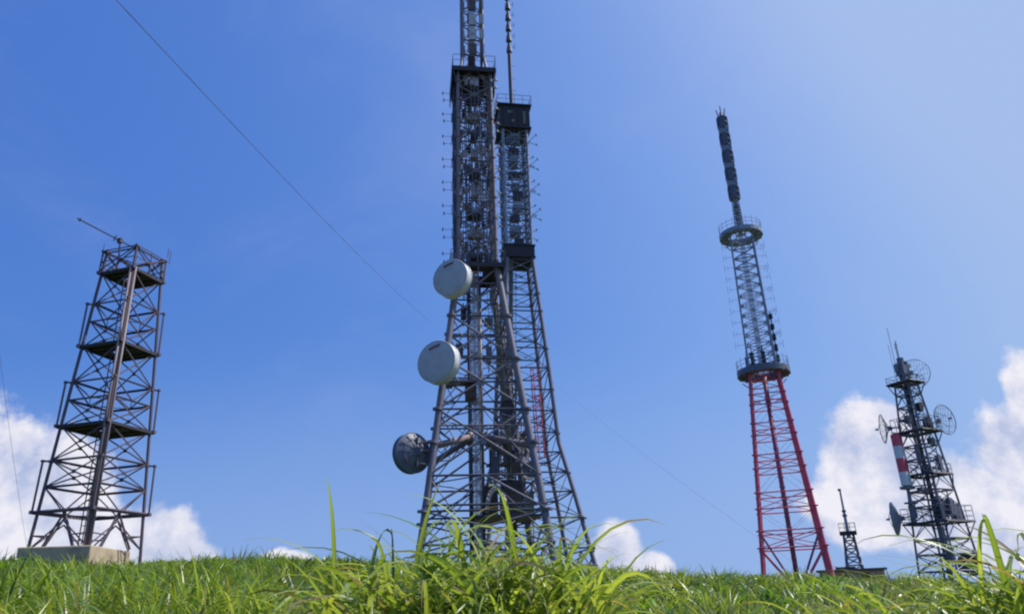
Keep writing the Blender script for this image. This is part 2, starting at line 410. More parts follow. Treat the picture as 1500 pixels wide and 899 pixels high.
def drum_dish(T, c, nrm, rad, depth, leg_pt, marks=True, face='radome', shell='rim_white', back='grey_steel', label=None):
    """shrouded microwave dish: drum, radome skin, conical back, bracket, lettering"""
    c, n = T.loc(c), T.dirn(nrm).normalized(); leg_pt = T.loc(leg_pt)
    b = T.mb()
    b.lathe(c, n, [(rad * .985, 0), (rad * 1.0, -.03), (rad * 1.0, -depth), (rad * .96, -depth - .02), (rad * .5, -depth - rad * .28), (rad * .2, -depth - rad * .36), (0.01, -depth - rad * .37)], 40)
    b.ring(c - n * .03, n, rad * 1.005, .03, 40, 6); b.ring(c - n * (depth - .02), n, rad * 1.01, .035, 40, 6)
    d = b.build('microwave_dish', shell, T.root, True)
    try: d.data.set_sharp_from_angle(angle=R(40))
    except Exception: pass
    if label: d['label'] = label
    b = T.mb(); b.lathe(c, n, [(rad * .97, 0.0), (rad * .9, .035), (rad * .6, .075), (rad * .3, .095), (.001, .1)], 40)
    b.build('radome', face, d, True)
    b = T.mb(); hub = c - n * (depth + rad * .3)
    b.ring(c - n * (depth + .07), n, rad * .8, .05, 24, 5)
    b.box(hub, (.45, .45, .5))
    b.tube(hub, leg_pt, .09, 8); b.tube(hub + Vector((0, 0, -.7)), leg_pt + Vector((0, 0, -.9)), .06, 6); b.tube(hub + Vector((0, 0, .5)), leg_pt + Vector((0, 0, .6)), .06, 6)
    b.tube(hub + Vector((0, 0, -.9)), hub + Vector((0, 0, .9)), .08, 8)
    b.build('mount_bracket', back, d)
    if marks:
        side = n.cross(Vector((0, 0, 1))).normalized(); up = side.cross(n).normalized()
        for (mt, segs) in (('mark_dark', [(-.34, .60, -.05, .74), (-.34, .60, -.30, .70), (-.20, .665, -.18, .74), (-.05, .70, -.02, .78), (-.02, .74, .26, .80)]),
                           ('mark_red', [(-.28, .57, -.16, .62), (-.12, .62, .00, .67), (.04, .68, .20, .72)])):
            b = T.mb()
            for (x0, y0, x1, y1) in segs:
                p = c + (-side) * (x0 * rad) + up * (y0 * rad) + n * .055; q = c + (-side) * (x1 * rad) + up * (y1 * rad) + n * .055
                p += n * .02; q += n * .02
                b.tube(p, q, .033, 5)
            b.build('lettering', mt, d)
    return d

def grid_dish(T, c, nrm, rad, leg_pt, mat='dark_dish', bars=9, depth=.28, name='grid_dish', solid=False, r=.022):
    """open parabolic dish: rim, ribs and rings (or a skin), feed horn on a tripod"""
    c, n = T.loc(c), T.dirn(nrm).normalized(); leg_pt = T.loc(leg_pt)
    b = T.mb(); dd = rad * depth * 2 * .5
    b.ring(c, n, rad, r * 1.6, 28, 6)
    side = n.cross(Vector((0, 0, 1))).normalized(); up = side.cross(n)
    def pt(x, y): return c + side * x + up * y - n * dd * (1 - (x * x + y * y) / rad ** 2)
    if solid:
        b.lathe(c, n, [(rad * math.sqrt(k / 6), -dd * (1 - k / 6)) for k in range(6, -1, -1)], 28)
        b.lathe(c - n * .03, n, [(rad * math.sqrt(k / 6), -dd * (1 - k / 6)) for k in range(0, 7)], 28)
    for i in range(bars):
        x = -rad + 2 * rad * (i + 1) / (bars + 1); hh = math.sqrt(rad * rad - x * x)
        pts = [pt(x, -hh + 2 * hh * k / 8) for k in range(9)]; b.path(pts, r * .55, 4)
        pts = [pt(-hh + 2 * hh * k / 8, x) for k in range(9)]
        if i % 2 == 0: b.path(pts, r * .5, 4)
    d = b.build(name, mat, T.root, solid)
    b = T.mb(); fp = c + n * rad * .35
    for k in range(3):
        t = 2 * math.pi * k / 3 + .5; b.tube(c + (side * math.cos(t) + up * math.sin(t)) * rad * .97, fp, r * .8, 4)
    b.tube(fp - n * .1, fp + n * .15, .07, 8)
    b.build('feed_horn', mat, d)
    b = T.mb(); hub = c - n * (dd + .1)
    for k in range(4):
        t = math.pi * k / 2 + .78; b.tube(hub - n * .1, c + (side * math.cos(t) + up * math.sin(t)) * rad * .6 - n * dd * .62, r, 4)
    b.box(hub - n * .1, (.22, .22, .3)); b.tube(hub - n * .1, leg_pt, .05, 6); b.tube(hub - n * .1 + Vector((0, 0, -.3)), leg_pt + Vector((0, 0, -.5)), .035, 6)
    b.build('mount_bracket', mat, d)
    return d

def dup_part(o, loc, rotz=0):
    c = o.copy(); sc.collection.objects.link(c); c.parent = o.parent; c.location = loc; c.rotation_euler.z = rotz
    return c

def lin(*kn):
    zs = [k[0] for k in kn]; hs = [k[1] for k in kn]
    return lambda z: float(np.interp(z, zs, hs))

# ================================================================== A: main tower
A = Tower('broadcast_tower', -2.55, 49.94, R(8), 'tallest dark steel lattice tower with two pale round dishes on its left leg', 'tower')
zb = A.zb - .2
pA = lin((4.0, 4.1), (23.5, 1.36), (41.0, 1.30))
lv = [4.2, 6.15, 8.3, 12.6, 16.2, 19.4, 22.0]
legs(A, pA, [zb, 23.5], .24, 'grey_steel', n=10, collars=(6.15, 10.4, 12.6, 16.2, 19.4))
for z0, z1, st in ((zb + .3, 4.2, 'K'), (4.2, 6.15, 'X'), (6.15, 8.3, 'K'), (8.3, 12.6, 'X'), (12.6, 16.2, 'X'), (16.2, 19.4, 'X'), (19.4, 22.0, 'X'), (22.0, 23.3, 'V')):
    braces(A, pA, z0, z1, .075 if z1 > 7 else .06, 'grey_steel', st)
for z in (4.2, 6.15, 6.5, 8.3, 12.6, 14.5, 16.2, 17.8, 19.4, 22.0): frame(A, pA, z, .07, 'dark_steel', sec='tube', inner=z in (8.3, 12.6, 16.2))
# the heavy pipe ring at a third of the height
for k in range(4):
    b = A.mb(); p = corner(pA(10.1), k, 10.1); q = Vector((CN[k][0] * .45 - .2, CN[k][1] * .45, 11.3)); b.tube(p, q, .21, 10); b.tube(q - Vector((0, 0, .3)), q + Vector((0, 0, .3)), .3, 8)
    b.build('raking_arm', 'lit_steel', A.root, True)
b = A.mb()
for k in range(4):
    p, q = corner(pA(11.5), k, 11.5), corner(pA(11.5), (k + 1) % 4, 11.5); b.tube(p, q, .06, 6)
    for i in range(5):
        a0 = p.lerp(q, i / 5); a1 = p.lerp(q, (i + .5) / 5); b.tube(a0, Vector((a1.x, a1.y, 10.9)), .035, 5); b.tube(Vector((a1.x, a1.y, 10.9)), p.lerp(q, (i + 1) / 5), .035, 5)
b.build('ring_truss', 'lit_steel', A.root)
# central riser shaft
b = A.mb()
for (x, y) in ((-.38, -.38), (.38, -.38), (.38, .38), (-.38, .38)): b.tube((x - .2, y, zb), (x - .2, y, 22.6), .12, 8)
b.build('riser_shaft', 'dark_steel', A.root, True)
b = A.mb()
z = zb + .6
while z < 22.3:
    for k in range(4): p, q = corner(.38, k, z), corner(.38, (k + 1) % 4, z); o = Vector((-.2, 0, 0)); b.tube(p + o, q + o, .03, 4); b.tube(p + o, q + o + Vector((0, 0, .75)), .02, 4)
    z += .75
b.build('shaft_lacing', 'grey_steel', A.root)
b = A.mb()
for i in range(9):
    x = -.42 + .06 * i + random.uniform(-.02, .02); b.tube((x, -.5 + random.uniform(-.03, .03), zb), (x + .05, -.5, 23.4), .022, 5)
b.build('cable_bundle', 'panel', A.root)
b = A.mb()
for i in range(6):
    t = i * .07; b.path([(1.25 + t * .3, 1.3, 23.0), (1.5 + t, 1.2, 18), (2.0 + t, 1.7, 12.0), (2.3 + t, 2.0, 5.0)], .045, 5)
b.build('cable_tray', 'green_cab', A.root)
ladder(A, 2.35, 2.0, zb, 23, 'grey_steel', top=(1.1, 1.1), dx=(1, 0), w=.5)
# waist platform
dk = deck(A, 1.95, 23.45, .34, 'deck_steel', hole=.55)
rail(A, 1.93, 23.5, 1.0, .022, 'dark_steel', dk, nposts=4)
b = A.mb()
for k in range(4):
    p = corner(1.95, k, 23.3); b.tube(p, corner(pA(21.8), k, 21.8), .06, 6); m_ = (corner(1.95, k, 23.3) + corner(1.95, (k + 1) % 4, 23.3)) * .5
    b.tube(m_, (corner(pA(21.8), k, 21.8) + corner(pA(21.8), (k + 1) % 4, 21.8)) * .5, .05, 6)
b.build_each('platform_bracket', 'dark_steel', A.root)
# a lower service landing with a hanging cabinet
b = A.mb(); b.box((-1.15, -1.4, 14.75), (1.9, 1.3, .12)); b.box((-2.0, -.6, 14.95), (.5, 2.4, .1)); b.build('service_landing', 'dark_steel', A.root)
b = A.mb(); b.box((-.62, -1.3, 14.1), (.75, .6, .95)); b.box((-.62, -1.63, 14.1), (.6, .04, .8)); b.build('junction_cabinet', 'cabinet', A.root)
# upper dense section
legs(A, pA, [23.5, 41.0], .15, 'lit_steel', name='upper_leg', n=8, collars=[23.9 + 1.75 * i for i in range(10)])
zs = [23.6 + 1.74 * i for i in range(11)]
for i in range(10):
    braces(A, pA, zs[i], zs[i + 1], .06, 'lit_steel', 'X' if i % 3 else 'K', name='upper_brace')
    frame(A, pA, zs[i + 1] - .02, .05, 'dark_steel', name='upper_frame', sec='tube', inner=True)
    b = A.mb(); z = zs[i] + .87
    for k in range(4):
        p, q = corner(1.31, k, z), corner(1.31, (k + 1) % 4, z); b.tube(p, q, .035, 5)
        for t in (.12, .22, .4, .5, .62, .8, .9):
            if random.random() < .75:
                c = p.lerp(q, t) * 1.0; c.z = z; b.tube(c - Vector((0, 0, .85)), c + Vector((0, 0, .85)), .03, 5)
    b.build('inner_grille', 'lit_steel' if i % 2 else 'grey_steel', A.root)
for i in range(10):                                                    # panel antennas behind the lattice bars
    b = A.mb(); z = zs[i] + .85
    for k in range(4):
        for t in ((.15, .4, .62, .85)):
            if random.random() < .25: continue
            p = corner(1.05, k, z).lerp(corner(1.05, (k + 1) % 4, z), t + random.uniform(-.05, .05))
            b.box(p + Vector((0, 0, random.uniform(-.3, .3))), (.34 if k % 2 == 0 else .12, .12 if k % 2 == 0 else .34, random.uniform(.4, .95)))
    b.box((0, 0, z + .3), (.5 + .8 * random.random(), .5 + .6 * random.random(), .35))
    b.build_each('panel_antenna', 'panel' if i % 2 else 'dark_steel', A.root)
b = A.mb()
for i in range(10):
    x = -.7 + .15 * i; b.tube((x, .3 * math.sin(i * 2), 23.6), (x, .3 * math.sin(i * 2), 41), .04, 5)
b.build('feeder_cables', 'cable', A.root)
ladder(A, .5, -.9, 23.6, 41, 'lit_steel', w=.5)
# reflector screens down the left side: dark rods in front of the left face
b = A.mb()
for i in range(20): z = 23.9 + i * .86; b.tube((-1.58, -1.2, z), (-1.58, 1.2, z), .03, 4)
for y in (-1.15, -.4, .4, 1.15): b.tube((-1.58, y, 23.8), (-1.58, y, 40.4), .045, 5)
for i in range(9): b.box((-1.6, 0, 24.6 + i * 1.85), (.14, 1.5, .75))
b.build('reflector_screen', 'dark_steel', A.root)
# paired dipoles on both sides
def dipoleA():
    b = MB()
    b.tube((0, 0, -.33), (-.62, 0, -.33), .016, 4); b.tube((0, 0, .33), (-.70, 0, .33), .016, 4); b.tube((0, 0, -.45), (0, 0, .45), .03, 5)
    for x, z in ((-.62, -.33), (-.70, .33)):
        b.lathe((x, 0, z), (-1, 0, 0), [(.001, -.05), (.10, -.04), (.115, 0), (.10, .04), (.001, .05)], 10); b.tube((x, -.28, z), (x, .28, z), .016, 4); b.tube((x, 0, z - .17), (x, 0, z + .17), .014, 4)
    return b.build('dipole_antenna', 'dark_steel', A.root)
dpz = [24.6, 26.6, 28.6, 30.65, 32.7, 34.8, 36.9, 38.9]
d0 = dipoleA(); d0.location = (-1.75, -.2, dpz[0] - A.zb)
for z in dpz[1:]: dup_part(d0, (-1.75, -.2, z - A.zb))
for i, z in enumerate(dpz): c = dup_part(d0, (1.42, -1.3, z + .2 - A.zb), R(115))
for i, z in enumerate(dpz[::2]): c = dup_part(d0, (1.5, 1.2, z + .9 - A.zb), R(180))
# top deck
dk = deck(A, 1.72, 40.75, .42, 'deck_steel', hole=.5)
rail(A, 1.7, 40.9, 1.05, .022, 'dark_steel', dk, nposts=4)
b = A.mb()
for (y0, y1) in ((-1.74, -.05), (.05, 1.74)): b.box((-1.78, (y0 + y1) / 2, 40.05), (.06, y1 - y0, 1.5))
b.box((1.78, .9, 40.25), (.06, 1.6, 1.0))
b.build('side_screen', 'deck_steel', A.root)
b = A.mb()
for k in range(4): b.tube(corner(1.7, k, 40.6), corner(1.4, k, 39.2), .06, 6)
b.build_each('platform_bracket', 'dark_steel', A.root)
# upper mast
pM = lin((40.9, 1.1), (42.6, .84), (63, .80))
legs(A, pM, [40.9, 42.6, 63], .11, 'lit_steel', name='mast_leg')
for i in range(13):
    z = 42.6 + i * 1.55
    braces(A, pM, z, z + 1.55, .035, 'lit_steel', 'X', name='mast_brace'); frame(A, pM, z, .04, 'dark_steel', name='mast_frame', sec='tube')
    if i < 12:
        b = A.mb()
        for k in range(4):
            p = corner(.78, k, z + .75).lerp(corner(.78, (k + 1) % 4, z + .75), .5); o = p.normalized() * .0
            w = (.62, .16) if k % 2 == 0 else (.16, .62)
            b.box((p.x * 1.0, p.y, p.z), (w[0], w[1], 1.12)); 
        b.box((.78, -.78, z + .75), (.3, .3, 1.0)); b.box((-.78, -.78, z + .6), (.24, .24, .7))
        b.build('mast_panel', 'panel' if i % 3 else 'cabinet', A.root)
b = A.mb(); b.box((-1.35, -.8, 49.9), (.9, .5, .35)); b.tube((-1.0, -.8, 49.9), (-.8, -.8, 49.9), .06); b.build('side_antenna', 'dark_steel', A.root)
# microwave dishes
lg = lambda z, k=0: (Matrix.Rotation(A.yaw, 3, 'Z') @ corner(pA(z), k, 0)) + Vector((A.x, A.y, z))
drum_dish(A, (-4.12, 45.9, 21.45), (-.42, -.90, 0), 1.30, .72, lg(21.5), label='upper pale radome dish with dark red lettering')
drum_dish(A, (-4.95, 45.1, 15.3), (-.42, -.90, 0), 1.36, .72, lg(15.4), label='lower pale radome dish with faint red lettering')
dsh = drum_dish(A, (-6.75, 46.5, 9.75), (-.66, .75, 0), 1.22, .5, lg(9.9), marks=False, face='mid_dish', shell='mid_dish', back='dark_steel', label='dark blue dish seen from behind')
b = A.mb(); c_, n_ = A.loc((-6.75, 46.5, 9.75)), A.dirn((-.66, .75, 0)).normalized()
for k in range(12):
    t = 2 * math.pi * k / 12; s_ = n_.cross(Vector((0, 0, 1))).normalized(); u_ = s_.cross(n_); e = s_ * math.cos(t) + u_ * math.sin(t)
    b.tube(c_ - n_ * .57 + e * 1.17, c_ - n_ * .98 + e * .3, .03, 4)
b.ring(c_ - n_ * .78, n_, .85, .025, 24, 4); b.build('back_ribs', 'grey_steel', dsh)
grid_dish(A, (.45, 50.3, 10.6), (.75, -.3, 0), 1.05, lg(10.6, 2), solid=True, name='small_dish')
for z0, z1 in ((4.2, 8.3), (8.3, 12.6), (12.6, 16.2), (16.2, 19.4)):
    braces(A, pA, z0, z1, .038, 'grey_steel', 'KK', name='secondary_brace')
grid_dish(A, (-.6, 50.5, 13.4), (-.5, -.8, 0), .62, (-1.6, 51.0, 13.4), solid=True, name='small_dish')
grid_dish(A, (.7, 49.4, 8.9), (.4, -.9, 0), .55, (1.0, 50.3, 8.9), solid=True, name='small_dish', mat='mid_dish')
for (x, y, z, w_, d_, h_) in ((.9, -1.6, 9.2, .5, .4, 1.1), (1.6, -1.2, 10.0, .3, .25, 1.5), (2.3, -.8, 9.1, .6, .4, .8), (.6, .9, 11.4, .8, .5, .5), (1.3, 1.1, 12.2, .3, .3, 1.4), (-1.3, -.5, 17.4, .5, .4, .7), (.7, -.9, 16.9, .35, .3, 1.2), (.9, .6, 19.9, .6, .5, .5), (-.9, .8, 20.6, .4, .4, .9), (1.0, -1.0, 21.2, .3, .25, 1.1), (-1.0, -1.2, 21.6, .6, .3, .6)):
    b = A.mb(); b.box((x, y, z), (w_, d_, h_)); b.tube((x, y + d_ * .5, z - h_), (x, y + d_ * .5, z + h_), .05, 6)
    b.tube((x, y + d_ * .5, z - h_ * .7), (x * .3, y * .3, z - h_ * .7), .035, 5); b.build('panel_antenna', random.choice(['cabinet', 'dark_steel', 'grey_steel']), A.root)
# equipment on the lower landing
b = A.mb(); b.box((1.6, .2, 6.05), (4.4, 3.6, .14)); b.build('equipment_landing', 'dark_steel', A.root)
for (x, y, z, w, d, h, mt) in ((1.9, -.6, 6.85, 1.25, 1.0, 1.35, 'cabinet'), (3.05, -.5, 6.8, .75, .9, 1.3, 'green_cab'), (.75, .6, 7.25, .9, .9, 1.7, 'cabinet'), (2.2, 1.1, 8.1, 1.4, .7, .9, 'dark_steel')):
    b = A.mb(); b.box((x, y, z), (w, d, h)); b.box((x, y, z + h / 2 + .03), (w + .1, d + .1, .06)); b.box((x - w * .22, y - d / 2 - .015, z), (w * .42, .03, h * .86)); b.box((x + w * .22, y - d / 2 - .015, z), (w * .42, .03, h * .86))
    b.build('equipment_cabinet', mt, A.root)
for i in range(3):
    b = A.mb(); pts = [(.15 + .08 * i + .62 - .62 * math.cos(t), -2.2 + .1 * i, 6.2 + 1.55 * math.sin(t) * (1 - .05 * i)) for t in np.linspace(0, math.pi, 16)]
    b.path(pts, .05, 6); b.build('cable_loop', 'panel', A.root, True)
b = A.mb(); b.box((1.5, .8, 9.6), (1.9, .9, .1)); 
for x in (.8, 1.3, 1.9, 2.3): b.tube((x, .4, 8.4), (x, .4, 10.8), .05, 6); b.box((x, .3, 10.1), (.22, .16, .9))
b.build('antenna_rack', 'dark_steel', A.root)
for k in range(4):
    b = A.mb(); c = corner(pA(4.0) * 1.0, k, zb); h_ = pA(3.8); b.box((CN[k][0] * h_, CN[k][1] * h_, zb + .15), (1.1, 1.1, .7)); b.build('footing', 'concrete', A.root)

# ================================================================== B: second tower behind
B = Tower('lattice_tower', .75, 67.99, R(10), 'dark lattice tower with boxed cabin and thin whip mast just behind the tallest tower', 'tower')
zb = B.zb - .3
pB = lin((4.3, 4.75), (9.5, 3.45), (14, 2.55), (21, 2.12), (33.4, 1.2), (48.5, 1.28))
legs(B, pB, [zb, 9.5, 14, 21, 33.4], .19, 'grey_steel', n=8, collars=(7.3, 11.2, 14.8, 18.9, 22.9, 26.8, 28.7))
hz = [4.9, 7.4, 9.6, 11.3, 13.1, 14.9, 16.9, 18.9, 21.0, 23.0, 24.9, 26.8, 28.5, 29.8, 31.1, 32.4]
for i, z in enumerate(hz):
    frame(B, pB, z, .075, 'dark_steel', sec='tube')
    if i + 1 < len(hz): braces(B, pB, z, hz[i + 1], .045 if i % 2 else .032, 'dark_steel' if i % 2 else 'blue_steel', 'D' if i in (4, 7, 11) else 'X')
braces(B, pB, zb, 4.9, .07, 'grey_steel', 'KK')
ladder(B, -1.6, -.6, zb, 33, 'dark_steel', top=(-.5, -.4), w=.5)
b = B.mb()
for i in range(5): b.path([(-2.6 + .1 * i, -1.6, zb), (-1.9 + .1 * i, -1.5, 12), (-1.0 + .08 * i, -1.0, 33)], .05, 5)
b.build('cable_tray', 'green_cab', B.root)
# red service frame seen inside the lattice
b = B.mb()
for x, y in ((.75, -.3), (1.5, -.3), (1.12, .3)): b.tube((x + .2, y, 13.0), (x, y, 21.6), .05, 5)
for i in range(18):
    z = 13.1 + i * .48; P = [Vector((x + .2 - .2 * (z - 13) / 8.6, y, z)) for x, y in ((.75, -.3), (1.5, -.3), (1.12, .3))]
    for k in range(3): b.tube(P[k], P[(k + 1) % 3] + Vector((0, 0, .48 * (i % 2))), .03, 4)
b.tube((1.7, -.35, 13.0), (1.5, -.35, 19), .07, 6)
b.build('red_service_mast', 'red_paint', B.root)
# lower box, upper lattice, cabin
b = B.mb(); b.box((0, 0, 33.3), (2.95, 2.95, 1.15)); b.box((0, 0, 32.65), (3.1, 3.1, .12)); b.box((0, 0, 33.92), (3.15, 3.15, .1)); b.build('lower_cabin', 'deck_steel', B.root)
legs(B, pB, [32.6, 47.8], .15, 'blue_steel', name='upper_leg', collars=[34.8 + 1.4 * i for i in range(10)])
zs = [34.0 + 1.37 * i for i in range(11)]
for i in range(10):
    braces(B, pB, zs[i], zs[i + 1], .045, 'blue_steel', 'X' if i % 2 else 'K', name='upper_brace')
    frame(B, pB, zs[i + 1], .065, 'dark_steel', name='upper_frame', sec='tube', inner=True)
    b = B.mb(); z = zs[i] + .7
    b.box((random.uniform(-.3, .3), random.uniform(-.3, .3), z), (.8 + .8 * random.random(), .7, .5 + .5 * random.random()))
    for k in range(4):
        p = corner(1.18, k, z).lerp(corner(1.18, (k + 1) % 4, z), .5)
        b.box(p, (.9 if k % 2 == 0 else .12, .12 if k % 2 == 0 else .9, .12)); b.tube(corner(1.22, k, z), corner(1.22, (k + 1) % 4, z), .03, 4)
        for t in (.3, .5, .7): c = corner(1.2, k, z).lerp(corner(1.2, (k + 1) % 4, z), t); b.tube(c - Vector((0, 0, .68)), c + Vector((0, 0, .68)), .028, 4)
    b.build('panel_antenna', 'blue_steel' if i % 2 else 'dark_steel', B.root)
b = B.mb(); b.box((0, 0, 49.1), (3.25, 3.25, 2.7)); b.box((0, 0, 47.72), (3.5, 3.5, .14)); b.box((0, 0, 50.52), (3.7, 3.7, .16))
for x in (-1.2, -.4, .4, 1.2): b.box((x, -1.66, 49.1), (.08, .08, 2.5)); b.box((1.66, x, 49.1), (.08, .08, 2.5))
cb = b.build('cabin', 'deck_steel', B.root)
b = B.mb(); b.box((1.05, -1.66, 49.0), (.32, .06, 1.6)); b.build('cabin_louvre', 'green_cab', cb)
b = B.mb(); b.box((-.5, -1.66, 49.6), (.5, .05, .35)); b.box((-.2, -1.66, 48.5), (.3, .05, .3)); b.build('cabin_vent', 'lit_steel', cb)
rail(B, 1.82, 50.6, 1.1, .025, 'dark_steel', cb, nposts=4)
b = B.mb(); b.tube((0, 0, 50.5), (0, 0, 59.5), .22, 8); b.tube((0, 0, 59.5), (0, 0, 84), .17, 8, .12)
for i in range(14):
    z = 59.4 + i * 1.55; b.tube((0, 0, z - .45), (0, 0, z + .35), .34, 8, .26)
mast = b.build('whip_mast', 'dark_steel', B.root)
b = B.mb()
for i in range(14):
    z = 59.6 + i * 1.55; b.tube((0, 0, z), (.62, -.1, z + .1), .025, 4); b.tube((.62, -.1, z - .28), (.62, -.1, z + .48), .03, 4)
for z in (53.6, 55.2, 57.0): b.tube((0, 0, z), (.55, 0, z + .1), .02, 4)
b.build('mast_dipoles', 'dark_steel', mast)
def dipoleB():
    b = MB()
    b.tube((0, 0, 0), (.35, 0, 0), .03, 5)
    for s in (1, -1):
        b.tube((.1, 0, 0), (1.05, 0, s * .62), .03, 5); b.tube((1.05, -.3, s * .62), (1.05, .3, s * .62), .02, 4)
        b.lathe((1.05, 0, s * .62), (1, 0, 0), [(.001, -.06), (.1, -.05), (.11, .05), (.001, .06)], 8)
    b.box((.02, 0, 0), (.2, .2, .3))
    return b.build('dipole_antenna', 'dark_steel', B.root)
d0 = dipoleB(); zz = [36.4, 39.3, 42.3, 45.3]
d0.location = (1.3, 1.1, zz[0] - B.zb)
for z in zz[1:]: dup_part(d0, (1.3, 1.1, z - B.zb))
for z in zz: dup_part(d0, (-1.35, -1.1, z + .4 - B.zb), R(180)); dup_part(d0, (1.3, -1.2, z + .9 - B.zb), R(-30))
for k in range(4):
    b = B.mb(); h_ = pB(4.3); b.box((CN[k][0] * h_, CN[k][1] * h_, zb + .2), (1.1, 1.1, .8)); b.build('footing', 'concrete', B.root)

# ================================================================== C: scaffold tower on the left
C = Tower('scaffold_tower', -18.58, 33.15, R(45) + math.atan2(18.58, 33.15), 'rust brown scaffold tower with three dark decks standing on a concrete plinth', 'tower')
PZ = 3.63
s2 = math.sqrt(2)
pC = lin((PZ, 2.12 / s2), (7.35, 1.88 / s2), (10.9, 1.62 / s2), (14.75, 1.33 / s2), (17.6, 1.22 / s2))
legs(C, lambda z: pC(z) + max(0, PZ - z) * .05, [PZ - 1.25, PZ, 17.6], .072, 'brown_steel')
# near leg carries a heavier riser, sunlit tone put into its colour
b = C.mb()
for dx, dy in ((-.12, .02), (.02, -.12)): b.tube(corner(pC(PZ), 0, PZ) + Vector((dx, dy, 0)), corner(pC(16.4), 0, 16.4) + Vector((dx, dy, 0)), .055, 6)
b.build('riser_pipe', 'lit_steel', C.root, True)
# bottom storey: doubled raking legs
b_levels = [(5.15, 7.4, 8.85), (8.85, 10.9, 11.75), (12.6, 13.85, 14.75)]
for z in (5.15, 6.2, 7.35, 8.85, 10.05, 10.9, 12.6, 13.85, 14.75, 16.3, 17.45): frame(C, pC, z, 0.034, 'brown_steel', inner=z in (5.15, 10.05, 13.85))
for z0, z1, st in ((5.15, 6.2, 'V'), (6.2, 7.35, 'X'), (7.35, 8.85, 'X'), (8.85, 10.05, 'X'), (10.05, 10.9, 'V'), (10.9, 12.6, 'X'), (12.6, 13.85, 'X'), (13.85, 14.75, 'V'), (14.75, 16.3, 'X'), (16.3, 17.45, 'X')):
    braces(C, pC, z0, z1, 0.034, 'brown_steel', st)
for k in range(4):                                                 # doubled K braces in each face of the bottom storey
    j = (k + 1) % 4; b = C.mb(); a0, b0 = corner(pC(PZ), k, PZ), corner(pC(PZ), j, PZ); mid = (corner(pC(5.1), k, 5.1) + corner(pC(5.1), j, 5.1)) * .5
    for e, tt in ((a0, .10), (b0, .10)):
        o = e.lerp(b0 if e is a0 else a0, .22); b.tube(o, mid, .05, 6); b.tube(e.lerp(mid, 0.0), mid + Vector((0, 0, -.35)), .035, 6)
        lt = Vector((e.x, e.y, 0)) * .97; b.tube(Vector((lt.x, lt.y, 4.2)), o.lerp(mid, .35), .03, 5)
    b.build('raking_brace', 'brown_steel', C.root)
for (z, hd, hp) in ((5.15, 2.24, 2.15), (8.85, 1.95, 2.0), (12.6, 1.68, 2.1), (16.35, 1.42, 1.15)):
    h = hd / s2
    if z > 6:
        dk = deck(C, h, z, .12, 'deck_steel', hole=.22, hc=(.15, .35), beams=4)
    else:
        frame(C, lambda q: h, z, .05, 'brown_steel', name='outer_frame')
    for k in range(4):                                             # corner outriggers: post and stub
        b = C.mb(); p = corner(h, k, z); t = corner(h * .985, k, z + hp); b.tube(p, t, .045, 6); lg_ = corner(pC(z + hp), k, z + hp); b.tube(t, lg_, .045, 6); b.tube(p, corner(pC(z), k, z), .05, 6)
        b.box(p, (.16, .16, .14)); b.box(t, (.12, .12, .1)); b.box(lg_, (.16, .16, .12))
        b.build('corner_post', 'brown_steel', C.root)
    if z > 16: rail(C, h, z, 1.15, .03, 'brown_steel', C.root, nposts=2, name='top_railing')
b = C.mb()
for k in range(4):
    j = (k + 1) % 4; h = .99; b.tube(corner(h, k, 16.5), corner(h, j, 17.5), .03, 5); b.tube(corner(h, j, 16.5), corner(h, k, 17.5), .03, 5)
b.build('top_bracing', 'brown_steel', C.root)
ladder(C, .3, .55, PZ, 17.4, 'brown_steel', w=.34, top=(.15, .35), dx=(.7, -.7))
b = C.mb()
for i in range(4): b.tube((.2 + .08 * i, .5 - .08 * i, PZ), (.1 + .05 * i, .2, 16.3), .022, 5)
b.build('cable_bundle', 'cable', C.root)
b = C.mb()
y0, y1 = C.loc((-18.75, 31.9, 17.75)), C.loc((-20.4, 30.9, 18.5))
d = (y1 - y0).normalized(); b.tube(y0 - d * .7, y1, .035, 6); sd_ = d.cross(Vector((0, 0, 1))).normalized(); upv = sd_.cross(d)
for t, L in ((0.0, .34), (.25, .3), (1.93, .17)):
    c = y0 + d * t; b.tube(c - sd_ * L, c + sd_ * L, .022, 4); b.tube(c - upv * L * .6, c + upv * L * .6, .022, 4)
b.tube(y0, C.loc((-18.7, 32.0, 16.6)), .04, 5); b.box(y0, (.2, .2, .2))
b.build('yagi_antenna', 'dark_steel', C.root)
b = C.mb()
for (k, dx, hh) in ((1, .1, .7), (1, -.5, .5), (3, .0, .5)):
    p = corner(1.0, k, 17.4) + Vector((dx, -abs(dx), 0)); b.tube(p, p + Vector((0, 0, hh)), .018, 4)
b.build('whip_antenna', 'brown_steel', C.root)
for k in range(4):
    b = C.mb(); b.box(corner(pC(PZ) + .05, k, PZ - 1.35), (.5, .5, .7)); b.build('footing', 'concrete', C.root)
# plinth
cxp, cyp = -17.05, 30.75; rd = Vector((math.sin(R(-5)), math.cos(R(-5)), 0)); ld = Vector((-math.cos(R(-5)), math.sin(R(-5)), 0))
pc = Vector((cxp, cyp, 0)) + ld * 1.4 + rd * 1.95; px, py = pc.x, pc.y; pzb = tz(px, py) - 1.6
Pl = MB(); Pl.box((0, 0, (PZ - pzb) / 2), (2.8, 3.9, PZ - pzb), R(5))
o = Pl.build('concrete_plinth', 'concrete')
o.location = (px, py, pzb)
bv = o.modifiers.new('bevel', 'BEVEL'); bv.width = .05; bv.segments = 2
tag(o, 'stained concrete plinth under the rust brown scaffold tower', 'plinth')

